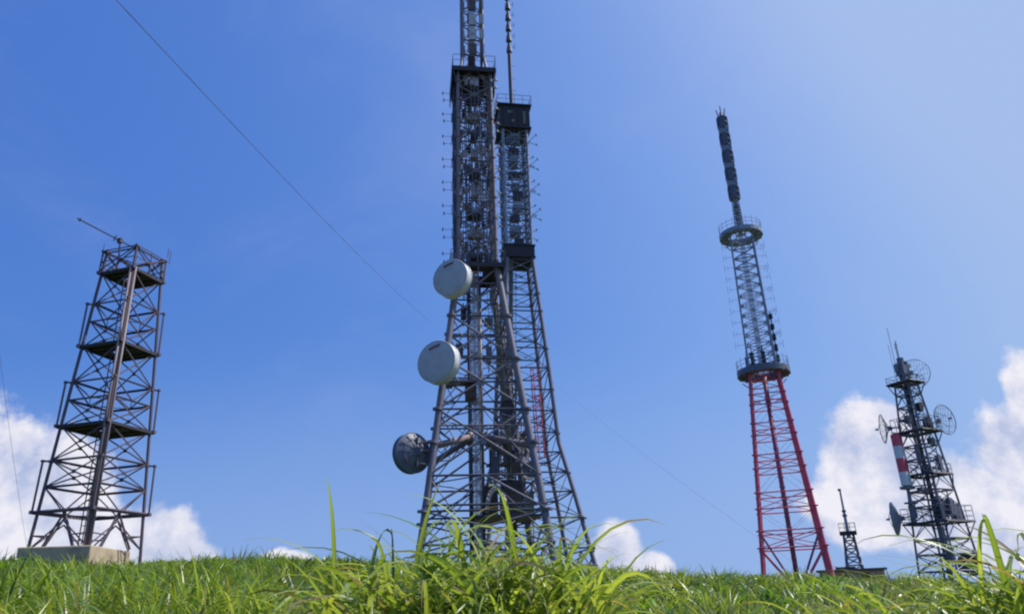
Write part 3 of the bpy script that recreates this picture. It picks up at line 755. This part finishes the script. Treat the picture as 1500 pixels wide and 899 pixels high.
# ================================================================== D: red and blue-grey tower
D_ = Tower('television_tower', 32.69, 94.5, R(-18), 'slender tower with red lower legs, blue grey upper lattice and two ring platforms', 'tower')
zb = D_.zb - .4
pD = lin((3.3, 3.9), (27.6, 1.72), (47.6, 1.45))
legs(D_, pD, [zb, 27.6], .24, 'red_paint', n=8, collars=(5.8, 7.75, 10.3, 12.2, 15.1, 16.8, 19.2, 20.8, 23.2, 24.6))
lev = [5.8, 7.75, 10.3, 12.2, 15.1, 16.8, 19.2, 20.8, 23.2, 24.6, 26.2]
for i, z in enumerate(lev): frame(D_, pD, z, .078, 'red_paint', sec='tube')
for i in range(0, 10, 2):
    braces(D_, pD, lev[i], lev[i + 1], .05, 'red_paint', 'X')
    braces(D_, pD, lev[i + 1], lev[i + 2], .016, 'slate_paint', 'K' if i % 4 else 'V', name='light_brace')
braces(D_, pD, zb, 5.9, .10, 'red_paint', 'V'); braces(D_, pD, zb, 7.9, .07, 'purple_paint', 'V', name='knee_brace')
braces(D_, pD, 26.2, 27.5, .05, 'red_paint', 'X')
b = D_.mb(); b.tube((0, 0, zb), (0, 0, 27.3), .30, 10)
for i in range(20): b.ring((0, 0, 3.5 + i * 1.2), (0, 0, 1), .36, .04, 12, 4)
b.build('riser_shaft', 'purple_paint', D_.root, True)
def ring_deck(z, ro, ri, th, hr):
    b = D_.mb(); b.lathe((0, 0, z), (0, 0, 1), [(ri, 0), (ro, 0), (ro, th), (ri, th), (ri, 0)], 40)
    for k in range(16): t = 2 * math.pi * k / 16; b.box((math.cos(t) * (ri + ro) / 2, math.sin(t) * (ri + ro) / 2, z - .08), (ro - ri, .1, .14), t)
    d = b.build('ring_platform', 'slate_paint' if z < 40 else 'blue_steel', D_.root)
    b = D_.mb()
    for hh in (.55, 1.1): b.ring((0, 0, z + th + hh), (0, 0, 1), ro - .08, .03, 36, 4)
    for k in range(20): t = 2 * math.pi * k / 20; p = Vector((math.cos(t) * (ro - .08), math.sin(t) * (ro - .08), z + th)); b.tube(p, p + Vector((0, 0, hr)), .03, 4)
    b.build('railing', 'blue_steel', d)
    b = D_.mb()
    for k in range(4): c = corner(pD(z - 1.2), k, z - 1.2); b.tube(c, (c.x * 1.55, c.y * 1.55, z), .07, 5)
    b.build_each('platform_bracket', 'dark_steel', d)
    return d
ring_deck(27.4, 3.35, 1.9, .75, 1.5)
ring_deck(47.6, 2.95, 1.75, .6, 1.5)
legs(D_, pD, [27.6, 48.2], .14, 'blue_steel', name='upper_leg')
zs = np.linspace(28.2, 48.0, 15)
for i in range(14):
    braces(D_, pD, zs[i], zs[i + 1], .06, 'blue_steel', 'X', name='upper_brace'); frame(D_, pD, zs[i], .06, 'blue_steel', name='upper_frame', sec='tube')
b = D_.mb()
for i in range(4): b.tube((-.3 + .18 * i, 0, 28), (-.3 + .18 * i, 0, 48), .06, 5)
b.build('feeder_cables', 'blue_steel', D_.root)
for i in range(5):
    b = D_.mb(); z = 28.6 + i * 1.45; b.tube((2.0, -1.4, z - .2), (2.0, -1.4, z + 1.2), .09, 6); b.box((2.0, -1.4, z + .5), (.5, .5, .9 - .08 * i)); b.tube((2, -1.4, z), (pD(z), -pD(z), z), .05, 5)
    b.build('panel_antenna', 'deck_steel', D_.root)
for (x, y) in ((-1.1, -1.6), (.3, -1.7), (-1.8, .3)):
    b = D_.mb(); b.box((x, y, 29.4), (.5, .4, 1.6)); b.tube((x, y, 28.2), (x, y, 31), .06, 5); b.build('panel_antenna', 'deck_steel', D_.root)
b = MB(); b.tube((0, 0, 0), (1.3, 0, 0), .02, 4); b.tube((1.3, 0, -.55), (1.3, 0, .55), .028, 4); b.tube((.9, 0, -.35), (.9, 0, .35), .02, 4)
d0 = b.build('dipole_antenna', 'blue_steel', D_.root); d0.location = (pD(31), -1.3, 31 - D_.zb)
for i in range(10):
    z = 31 + i * 1.6
    if i: dup_part(d0, (pD(z), -1.3, z - D_.zb))
    dup_part(d0, (-pD(z), -1.3, z + .5 - D_.zb), R(180))
    if i % 2: dup_part(d0, (pD(z), 1.3, z + .8 - D_.zb), R(20))
pT = lin((47.6, .62), (53.2, .45))
legs(D_, pT, [47.6, 53.2], .08, 'blue_steel', name='mast_leg')
for i in range(5): z = 48.2 + i; braces(D_, pT, z, z + 1, .045, 'blue_steel', 'X', name='mast_brace'); frame(D_, pT, z, .07, 'dark_steel', name='mast_frame', sec='tube')
b = D_.mb(); b.tube((0, 0, 48), (0, 0, 68.6), .34, 10); mst = b.build('top_mast', 'tier_grey', D_.root, True)
for i in range(5):
    z = 53.9 + i * 3.0; b = D_.mb()
    for k in range(4):
        t = math.pi / 2 * k; x, y = math.cos(t) * .56, math.sin(t) * .56
        b.box((x, y, z + .85), (.3, .78, 1.75), t); b.tube((x * 1.35, y * 1.35, z + .1), (x * 1.35, y * 1.35, z + 1.7), .07, 5)
    for zq in (z - .1, z + .85, z + 1.8): b.lathe((0, 0, zq), (0, 0, 1), [(.3, -.06), (.8, -.06), (.8, .06), (.3, .06)], 12)
    b.build('antenna_tier', 'slate_paint', D_.root)
    b = D_.mb(); b.box((0, 0, z + 2.35), (1.15, 1.15, .95))
    for k in range(4): b.tube(corner(.66, k, z + 1.75), corner(.66, k, z + 2.9), .09, 5)
    if i < 4: b.build('spacer_drum', 'tier_grey', D_.root)
b = D_.mb()
for k in range(4): t = math.pi / 2 * k; b.tube((math.cos(t) * .4, math.sin(t) * .4, 67.6), (math.cos(t) * .62, math.sin(t) * .62, 69.3), .08, 5)
b.tube((0, 0, 68.6), (0, 0, 70), .04, 5); b.build('top_crown', 'deck_steel', D_.root)
for k in range(4):
    b = D_.mb(); h_ = pD(3.3) + .1; b.box((CN[k][0] * h_, CN[k][1] * h_, zb + .1), (1.2, 1.2, .8)); b.build('footing', 'concrete', D_.root)

# ================================================================== E: microwave tower at right
E = Tower('microwave_tower', 29.4, 54.59, R(45) - R(28) + R(12), 'stout dark lattice tower with see-through round dishes and a red and white banded drum', 'tower')
zb = E.zb - .4
pE = lin((1.2, 1.48), (5.1, 1.20), (8.4, 1.0), (11.5, .80), (15.2, .54))
legs(E, pE, [zb, 5.1, 8.4, 11.5, 15.2], .075, 'tower_slate')
zs = [zb + .5, 1.9, 3.0, 4.0, 5.1, 6.2, 7.3, 8.4, 9.5, 10.5, 11.5, 12.5, 13.4, 14.3, 15.1]
for i, z in enumerate(zs):
    frame(E, pE, z, .04, 'tower_slate', inner=(i % 2 == 0))
    if i + 1 < len(zs): braces(E, pE, z, zs[i + 1], .034, 'tower_slate', 'X' if i % 3 else 'K', sec='tube')
for (z, h, hole) in ((5.1, 1.62, .9), (8.4, 1.15, .72), (11.5, 1.18, .6), (15.2, .92, .4)):
    b = E.mb()
    for k in range(4):
        for hh, w_ in ((h, .1), (h - .22, .06), (hole, .08)): p, q = corner(hh, k, z), corner(hh, (k + 1) % 4, z); b.angle(p, q, .16 if w_ == .1 else .1, Vector((0, 0, -1)) - (p + q) * .1)
        p, q = corner(h, k, z), corner(h, (k + 1) % 4, z); pi, qi = corner(hole, k, z), corner(hole, (k + 1) % 4, z)
        for i in range(8): b.tube(p.lerp(q, i / 8), pi.lerp(qi, i / 8), .028, 4)
        b.tube(corner(h, k, z), corner(pE(z - .9), k, z - .9), .04, 5)
    if z > 15 or z == 11.5:
        b.box((0, h / 2 + hole / 2, z + .03), (2 * h, h - hole, .04)); b.box((h / 2 + hole / 2, 0, z + .035), (h - hole, 2 * h - .1, .04))
    pf = b.build('platform', 'deck_steel', E.root)
    if z != 15.2: rail(E, h, z, 1.05 if z > 9 or z < 6 else .7, .024, 'tower_slate', pf, nposts=4, mids=2 if z < 6 else 1)
    else: rail(E, h, z, .5, .02, 'tower_slate', pf, nposts=2)
b = E.mb()
for (x, y) in ((-.25, -.2), (.2, -.25), (0, .25)): b.tube((x, y, 15.2), (x, y, 16.9), .13, 8)
b.box((0, 0, 16.2), (.75, .7, .75)); b.tube((0, 0, 16.5), (0, 0, 17.2), .25, 10); b.box((-.45, .1, 16.4), (.3, .3, .6)); b.box((.45, -.2, 16.6), (.4, .25, .25))
b.build('top_equipment', 'tower_slate', E.root)
for (x, y, z0, z1, r) in ((-.55, .1, 16.0, 19.6, .02), (-.2, 0, 17, 18.3, .03), (.1, .1, 17.1, 18.6, .035), (-.9, .1, 15.3, 18.2, .015)):
    b = E.mb(); b.tube((x, y, z0), (x, y, z1), r, 5)
    if r >= .03: b.tube((x - .15, y, z1 - .3), (x + .15, y, z1 - .3), .03, 4); b.tube((x - .1, y, z1), (x + .1, y, z1), .03, 4)
    b.build('whip_antenna', 'tower_slate', E.root)
def ew(dx, dy, z): 
    # offset to the right of the view line (dx), away from the viewer (dy)
    a = math.atan2(29.4, 54.59); return (29.4 + dx * math.cos(a) + dy * math.sin(a), 54.59 - dx * math.sin(a) + dy * math.cos(a), z)
def ed(a, b_):
    p, q = Vector(ew(0, 0, 0)), Vector(ew(a, b_, 0)); return (q - p).normalized()
grid_dish(E, ew(.72, .3, 15.9), ed(.35, 1), 1.12, ew(.1, 0, 16.0), mat='tower_slate', bars=11, r=.016)
grid_dish(E, ew(-2.2, -.3, 12.0), ed(-1, -.22), 1.05, ew(-.9, -.1, 12.0), mat='tower_slate', bars=9, r=.02)
grid_dish(E, ew(1.95, -.2, 12.15), ed(1, -.75), 1.08, ew(.9, 0, 12.0), mat='tower_slate', bars=9, r=.02)
grid_dish(E, ew(-2.7, -.4, 5.55), ed(-1, .12), 1.15, ew(-1.4, -.2, 5.7), mat='tier_grey', bars=11, solid=True, r=.03)
grid_dish(E, ew(1.3, .6, 2.3), ed(.2, -1), .75, ew(.9, .5, 2.3), mat='dark_dish', bars=7, solid=True, depth=.2)
c = E.loc(ew(-1.42, -.9, 0)); b0 = None
bands = [(7.7, 8.65, 'white_paint'), (8.65, 9.6, 'red_paint'), (9.6, 10.5, 'white_paint'), (10.5, 11.35, 'red_paint')]
for z0, z1, mt in bands:
    b = E.mb()
    for ox in (-.22, .22): b.lathe((c.x + ox, c.y + ox * .3, z0), (0, 0, 1), [(.001, 0), (.3, 0), (.3, z1 - z0 - .004), (.001, z1 - z0 - .004)], 16)
    b.build('red_drum_band' if mt == 'red_paint' else 'white_drum_band', mt, E.root, False)
b = E.mb(); b.tube((c.x, c.y, 4.9), (c.x, c.y, 7.7), .12, 8); b.box((c.x, c.y, 7.55), (.9, .6, .2)); b.box((c.x, c.y, 6.5), (.8, .5, .12)); b.box((c.x, c.y, 5.9), (.35, .35, .9))
for z in (6.6, 7.6, 9.4, 11.2): b.tube((c.x, c.y, z), (-pE(z), -pE(z), z), .05, 5)
b.build('drum_support', 'tower_slate', E.root)
b = E.mb()
for i in range(5): b.tube((-.3 + .12 * i, 0, zb), (-.2 + .08 * i, 0, 15.2), .04, 5)
b.build('feeder_cables', 'cable', E.root)
b = E.mb(); b.box((-.7, -.9, 5.9), (.6, .5, 1.2)); b.box((.2, -.8, 12.0), (.5, .4, .7)); b.box((-.3, -.8, 13.2), (.4, .35, .6)); b.box((.5, .3, 8.9), (.5, .5, .7)); b.build_each('equipment_cabinet', 'deck_steel', E.root)
for (x, y, z, w_, d_, h_) in ((-.9, -.6, 4.2, .3, .3, 1.2), (.7, -1.0, 5.7, .7, .4, .9), (-.1, -1.2, 6.1, .35, .3, 1.1), (.9, .3, 6.6, .4, .5, .8), (-.6, .2, 7.4, .8, .4, .3), (.3, -.9, 9.2, .3, .3, 1.0), (-.8, -.2, 9.9, .25, .25, 1.1), (.6, -.5, 10.8, .5, .3, .5), (.2, .6, 12.6, .4, .3, .6), (-.5, -.6, 3.0, .5, .4, .8)):
    b = E.mb(); b.box((x, y, z), (w_, d_, h_)); b.tube((x, y, z - h_), (x, y, z + h_), .045, 5); b.tube((x, y, z - h_ * .8), (0, 0, z - h_ * .8), .03, 4); b.build('panel_antenna', 'tower_slate', E.root)
ladder(E, .4, .1, zb, 15.2, 'tower_slate', w=.4)

# ================================================================== F: small distant tower, low bunker
Fz = Tower('distant_mast', 73.6, 175.15, R(-22), 'small far-off dark mast standing behind a low concrete wall', 'mast')
zb = Fz.zb - 1
pF = lin((4, 1.95), (13, .95))
legs(Fz, pF, [zb, 13], .28, 'dark_steel')
for i in range(5): z = 4.2 + i * 1.75; braces(Fz, pF, z, z + 1.75, .10, 'blue_steel', 'X'); frame(Fz, pF, z, .1, 'dark_steel', sec='tube')
dk = deck(Fz, 1.75, 13.0, .7, 'deck_steel'); rail(Fz, 1.7, 13.2, 1.7, .06, 'dark_steel', dk)
b = Fz.mb(); b.tube((0, 0, 13), (0, 0, 17.4), .42, 6, .35); b.tube((0, 0, 17.4), (0, 0, 22.4), .28, 6, .22); b.build('top_mast', 'blue_steel', Fz.root)
b = Fz.mb(); b.box((0, 0, 16.6), (1.0, 1.0, .35)); b.box((0, 0, 17.6), (.9, .9, .35)); b.box((-.1, 0, 22.3), (.7, .4, .5)); b.box((0, 0, 12.2), (.9, .9, 1)); b.build('mast_fittings', 'dark_steel', Fz.root)

bx, by = 42.2, 101.7; bz = tz(bx, by) + .1; yaw = math.atan2(100.22 - 103.12, 45.35 - 38.28)
def roty(v): return Matrix.Rotation(yaw, 3, 'Z') @ Vector(v)
root = bpy.data.objects.new('concrete_bunker', None); sc.collection.objects.link(root); root.location = (bx, by, bz); root.rotation_euler.z = yaw
tag(root, 'low dark concrete building with flat roof between the red tower and far mast', 'building')
b = MB(); b.box((0, 0, .4), (7.6, 3.6, 4.0)); b.build('wall', 'concrete', root)
b = MB(); b.box((0, 0, 2.52), (8.3, 4.2, .24)); b.box((-.6, .3, 2.8), (2.4, 1.2, .3)); b.build('roof', 'concrete_dark', root)
b = MB(); b.box((1.6, -1.82, 1.15), (.95, .06, 1.9)); b.build('door', 'deck_steel', root)
for x in (-2.4, -.6): b = MB(); b.box((x, -1.82, 1.6), (.9, .06, .6)); b.build('window', 'deck_steel', root)

# ================================================================== guy wires
def wire(name, p, q, sag, r, label):
    p, q = Vector(p), Vector(q); mid = MB(); pts = []
    for i in range(41): t = i / 40; c = p.lerp(q, t); c.z -= sag * 4 * t * (1 - t); pts.append(c - p)
    mid.path([tuple(c) for c in pts], r, 5)
    o = mid.build(name, 'guy', None, True); o.location = p
    tag(o, label, 'cable')
wire('guy_wire', (-5.5, 46.6, 18.6), (-4.3, -24.6, tz(-4.3, -24.6)), .9, .0065, 'thin cable slanting up from the tallest tower to the upper left corner')
wire('guy_wire', (1.6, 66.5, 21.5), (18.0, 46.0, tz(18.0, 46.0)), .5, .006, 'faint cable falling to the right from the tower with the boxed cabin')
wire('guy_wire', (-25.0, 40.0, tz(-25, 40)), (-15.2, 18.0, 13.5), .4, .006, 'faint thin cable at the left edge beside the scaffold tower')

# ================================================================== grass
def ribbons(base, yaw, L, W, lean, bend, tint, segs=4, fold=False, droop=None, w0=.55):
    n = len(L); t = np.linspace(0, 1, segs + 1)
    phi = lean[:, None] + bend[:, None] * t[None, :] ** 1.3
    if droop is not None: phi = phi + droop[:, None] * t[None, :] ** 4
    ds = (L / segs)[:, None]
    hx = np.concatenate([np.zeros((n, 1)), np.cumsum(np.sin((phi[:, :-1] + phi[:, 1:]) / 2) * ds, 1)], 1)
    hz = np.concatenate([np.zeros((n, 1)), np.cumsum(np.cos((phi[:, :-1] + phi[:, 1:]) / 2) * ds, 1)], 1)
    cy, sy = np.cos(yaw)[:, None], np.sin(yaw)[:, None]
    cen = np.stack([base[:, 0:1] + hx * cy, base[:, 1:2] + hx * sy, base[:, 2:3] + hz], -1)
    tw = RNG.normal(0, .5, n)[:, None] * t[None, :] + RNG.normal(0, .25, n)[:, None]
    prof = np.where(t < .25, w0 + (1 - w0) * t / .25, np.clip(1 - ((t - .25) / .75) ** 1.9, .04, 1))
    side = np.stack([-sy * np.cos(tw), cy * np.cos(tw), np.sin(tw)], -1)
    half = side * (W[:, None] * .5 * prof[None, :])[..., None]
    if fold:
        nrm = np.stack([-np.cos(phi) * cy, -np.cos(phi) * sy, np.sin(phi)], -1)
        midv = cen - nrm * (W[:, None] * .16 * prof[None, :])[..., None]
        V = np.stack([cen - half, midv, cen + half], 2); m = 3
    else:
        V = np.stack([cen - half, cen + half], 2); m = 2
    V = V.reshape(n, (segs + 1) * m, 3)
    F = []
    for s in range(segs):
        for k in range(m - 1): F.append([s * m + k, s * m + k + 1, (s + 1) * m + k + 1, (s + 1) * m + k])
    F = np.array(F)[None] + (np.arange(n) * (segs + 1) * m)[:, None, None]
    C = np.repeat(tint[:, None, :], (segs + 1) * m, 1)
    if fold:                                             # pale midrib, and some leaves with withered tips
        C = C.reshape(n, segs + 1, 3, 3).copy(); C[:, :, 1] = C[:, :, 1] * 1.35 + .02
        wt = (RNG.random(n) < .3)[:, None] * np.clip((t[None, :] - RNG.uniform(.65, .9, (n, 1))) / .12, 0, 1)
        C = C * (1 - wt[..., None, None]) + np.array([.27, .20, .09]) * wt[..., None, None]; C = C.reshape(n, -1, 3)
    return V.reshape(-1, 3), F.reshape(-1, 4), C.reshape(-1, 3)

def mesh_from(parts, name, origin=(0, 0, 0)):
    off = 0; Vs, Fs, Cs = [], [], []
    for V, F, C in parts: Vs.append(V); Fs.append(F + off); Cs.append(C); off += len(V)
    V = np.concatenate(Vs) - np.array(origin); F = np.concatenate(Fs); C = np.concatenate(Cs)
    me = bpy.data.meshes.new(name); me.vertices.add(len(V)); me.vertices.foreach_set('co', V.astype(np.float32).ravel())
    me.loops.add(F.size); me.loops.foreach_set('vertex_index', F.astype(np.int32).ravel())
    me.polygons.add(len(F)); me.polygons.foreach_set('loop_start', np.arange(0, F.size, 4, dtype=np.int32))
    me.polygons.foreach_set('use_smooth', np.ones(len(F), dtype=bool))
    a = me.color_attributes.new('tint', 'FLOAT_COLOR', 'POINT')
    a.data.foreach_set('color', np.concatenate([C, np.ones((len(C), 1))], 1).astype(np.float32).ravel())
    me.materials.append(M['leaf']); me.update(); me.validate()
    o = bpy.data.objects.new(name, me); o.location = origin; sc.collection.objects.link(o); return o

def tints(n, dry=.05, lush=0.5):
    g = RNG.random(n)[:, None]; k = (RNG.random(n) < lush)[:, None]
    a = np.array([.118, .190, .024]); b_ = np.array([.265, .335, .062]); c = np.array([.050, .110, .028])
    t = a * (1 - g) + b_ * g; t = np.where(k, t, c * (1 - g) + a * g)
    d = RNG.random(n) < dry; t[d] = np.array([.26, .20, .09]) * (0.7 + .5 * RNG.random((d.sum(), 1)))
    return t * (0.8 + .4 * RNG.random((n, 1)))

def clump_noise(x, y):
    return (np.sin(x * 1.7 + 2 * np.sin(y * .9)) * np.cos(y * 1.9 + 1.5 * np.sin(x * 1.1)) + .6 * np.sin(x * 4.1 + y * 3.3) * np.cos(x * 2.3 - y * 4.7)) * .5

parts = []
BANDS = [(2.2, 9, 34000, .70, .020, 5), (9, 18, 60000, .48, .024, 4), (18, 32, 65000, .44, .032, 3), (32, 60, 80000, .44, .045, 2), (60, 150, 40000, .42, .07, 2)]
for (r0, r1, n, H, W, sg) in BANDS:
    r = np.sqrt(RNG.random(n) * (r1 ** 2 - r0 ** 2) + r0 ** 2); az = np.radians(RNG.uniform(-40, 40, n))
    x, y = r * np.sin(az), r * np.cos(az)
    # gather blades into tussocks
    cs = .22 if r0 < 9 else .35
    gx, gy = np.round(x / cs) * cs, np.round(y / cs) * cs
    hsh = np.modf(np.sin(gx * 12.9898 + gy * 78.233) * 43758.5453)[0]
    x = gx + (x - gx) * .75 + hsh * .12; y = gy + (y - gy) * .75 + hsh * .1
    cn = clump_noise(x, y)
    big = np.sin(x * .8 + 1.5 * np.sin(y * .35)) * np.cos(y * .55 + x * .2)
    h = H * (0.66 + .30 * cn + .24 * big + .22 * np.abs(hsh)) * RNG.uniform(.55, 1.3, n)
    inpl = (np.abs(x + 18.58) + np.abs(y - 33.15)) < 3.3
    h = np.where(inpl, .1, h)
    trod = (np.degrees(np.arctan2(x, y)) < -24) & (r > 21) & (r < 34); h = np.where(trod, h * 1.1, h)
    tn = tints(n, .035, .62)
    tn *= (1 + .35 * cn[:, None] * np.array([1.2, .8, .6]))
    tn *= (1 + .30 * hsh[:, None]) * (1 + .22 * big[:, None] * np.array([1.3, .9, .6]))
    base = np.stack([x, y, terrain(x, y) - .03], -1)
    parts.append(ribbons(base, RNG.uniform(0, 2 * np.pi, n), np.clip(h, .08, 1), W * RNG.uniform(.6, 1.3, n), RNG.uniform(.02, .75, n), RNG.uniform(.4, 2.2, n), np.clip(tn, .005, .6), sg))
# taller leafy tussocks standing out of the sward
NT = 2300
r = 7 + 48 * RNG.random(NT) ** .8; az = np.radians(RNG.uniform(-38, 38, NT)); tx_, ty_ = r * np.sin(az), r * np.cos(az)
keep = ((np.abs(tx_ + 18.58) + np.abs(ty_ - 33.15)) > 3.6) & ~((np.degrees(np.arctan2(tx_, ty_)) < -23) & (r > 22) & (r < 36)); tx_, ty_, r = tx_[keep], ty_[keep], r[keep]; NT = len(r)
kk = 42; rep_ = lambda a: np.repeat(a, kk)
sz = (.55 + .85 * RNG.random(NT) ** 1.6) * (1 + .08 * np.clip((r - 20) / 15, 0, 1)); tn0 = tints(NT, .03, .7)
n = NT * kk; an = RNG.uniform(0, 2 * np.pi, n); rad_ = .22 * np.sqrt(RNG.random(n)) * rep_(sz)
x, y = rep_(tx_) + rad_ * np.cos(an), rep_(ty_) + rad_ * np.sin(an)
base = np.stack([x, y, terrain(x, y) - .03], -1)
tn = np.clip(np.repeat(tn0 * RNG.uniform(.6, 1.35, (NT, 1)), kk, 0) * RNG.uniform(.75, 1.3, (n, 1)), .005, .6)
parts.append(ribbons(base, an + RNG.normal(0, .5, n), .62 * rep_(sz) * RNG.uniform(.6, 1.2, n), .026 * (1 + rep_(r) / 40) * RNG.uniform(.7, 1.3, n), RNG.uniform(.05, .5, n), RNG.uniform(.5, 2.3, n), tn, 5))
# broad leaved weeds among the grass
NF = 2600
r = 6.5 + 46 * RNG.random(NF) ** .75; az = np.radians(RNG.uniform(-38, 38, NF)); fx, fy = r * np.sin(az), r * np.cos(az)
keep = ((np.abs(fx + 18.58) + np.abs(fy - 33.15)) > 3.6) & (clump_noise(fx * .35, fy * .35) > -.15); fx, fy, r = fx[keep], fy[keep], r[keep]; NF = len(r)
kk = 46; sz = RNG.uniform(.6, 1.15, NF); n = NF * kk; an = RNG.uniform(0, 2 * np.pi, n); rad_ = .26 * np.sqrt(RNG.random(n)) * rep_(sz)
x, y = rep_(fx) + rad_ * np.cos(an), rep_(fy) + rad_ * np.sin(an)
base = np.stack([x, y, terrain(x, y) + RNG.random(n) ** .7 * .44 * rep_(sz) * (1 - (rad_ / .4) ** 2)], -1)
tf = np.array([[.10, .185, .030]]) * RNG.uniform(.55, 1.6, (NF, 1)) * np.array([1, 1, 1]) + RNG.uniform(-.02, .05, (NF, 1)) * np.array([1, .5, .1])
tn = np.clip(np.repeat(tf, kk, 0) * RNG.uniform(.75, 1.3, (n, 1)), .01, .6)
parts.append(ribbons(base, RNG.uniform(0, 2 * np.pi, n), RNG.uniform(.10, .22, n) * (1 + rep_(r) / 90), RNG.uniform(.03, .055, n) * (1 + rep_(r) / 60), RNG.uniform(.5, 1.5, n), RNG.uniform(.0, .8, n), tn, 3))
o = mesh_from(parts, 'grass'); tag(o, 'low green grass covering the whole hillside', 'grass', kind='stuff')

def tall_clump(name, cx, cy, rx, ry, nst, H, label, lean=(0, 0), leafL=(.45, .85), dry=.06, W=(.012, .024)):
    global RNG
    RNG = np.random.default_rng(int(abs(cx) * 1000) + nst)
    ps = []
    for i in range(nst):
        a, q = RNG.uniform(0, 2 * np.pi), math.sqrt(RNG.random())
        x, y = cx + rx * q * math.cos(a), cy + ry * q * math.sin(a); z = tz(x, y) - .03
        h = H * RNG.uniform(.62, 1.0) * (1 - .25 * q * q)
        ly = RNG.uniform(0, 2 * np.pi); lm = abs(RNG.normal(0, .14)); dx, dy = math.cos(ly) * lm + lean[0], math.sin(ly) * lm + lean[1]
        # culm
        n = 1; yaw = np.array([math.atan2(dy, dx)]); ln = np.array([math.hypot(dx, dy)])
        tn = np.array([[.13, .19, .05]])
        ps.append(ribbons(np.array([[x, y, z]]), yaw, np.array([h * .82]), np.array([.009]), ln * .8, ln * .5, tn, 5, w0=1))
        k = int(RNG.integers(9, 15)); fr = np.linspace(.05, .82, k) + RNG.uniform(-.03, .03, k); fr = np.clip(fr, 0, .85)
        ph = ln[0] * .8
        bx_ = x + fr * h * .95 * math.sin(ph) * math.cos(yaw[0]); by_ = y + fr * h * .95 * math.sin(ph) * math.sin(yaw[0]); bz_ = z + fr * h * .95 * math.cos(ph)
        yw = RNG.uniform(0, 2 * np.pi) + np.arange(k) * np.pi + RNG.normal(0, .5, k)
        L = RNG.uniform(*leafL, k) * (1 - .25 * np.abs(fr - .5)); Wd = RNG.uniform(*W, k)
        tn = tints(k, dry, .85) * np.array([1.22, 1.16, 1.5])
        ps.append(ribbons(np.stack([bx_, by_, bz_], -1), yw, L, Wd, RNG.uniform(.15, .75, k), RNG.uniform(.7, 2.2, k), tn, 9, True, RNG.uniform(-.1, 1.1, k)))
        # spear leaf at the tip
        ps.append(ribbons(np.array([[bx_[-1], by_[-1], bz_[-1]]]), yaw, np.array([h * .15]), Wd[:1] * .9, ln + .05, np.array([RNG.uniform(.6, 2.0)]), tints(1, .02, 1), 8, True, np.array([.4])))
    o = mesh_from(ps, name, (cx, cy, tz(cx, cy)))
    return tag(o, label, 'grass clump', 'tall grass clumps in the foreground')

tall_clump('tall_grass_clump', -.10, 3.05, .38, .32, 140, 1.17, 'dense clump of long arching grass leaves in front of the tallest tower', dry=.02, W=(.011, .027), leafL=(.40, .72))
tall_clump('tall_grass_clump', -.54, 2.95, .24, .30, 40, 1.07, 'looser clump of tall grass blades just left of the dense middle clump', lean=(-.05, 0), dry=.03, W=(.014, .030), leafL=(.4, .7))
tall_clump('tall_grass_clump', -1.02, 3.3, .26, .3, 10, .95, 'few thin arching grass blades standing alone left of centre', W=(.010, .020), leafL=(.35, .62))
tall_clump('tall_grass_clump', 2.06, 3.15, .26, .35, 54, 1.14, 'tall grass clump at the right edge leaning across the sky', lean=(-.10, 0), W=(.014, .028))
tall_clump('tall_grass_clump', 1.50, 3.4, .40, .3, 50, .90, 'medium grass clump below the tower with the red and white drum', W=(.014, .028), leafL=(.4, .7))
tall_clump('tall_grass_clump', -1.75, 3.1, .40, .35, 14, .80, 'short pale grass blades in front of the scaffold tower', leafL=(.35, .6))
tall_clump('tall_grass_clump', .95, 3.6, .38, .35, 16, .60, 'low grass clump in front of the red legged tower', leafL=(.35, .6))
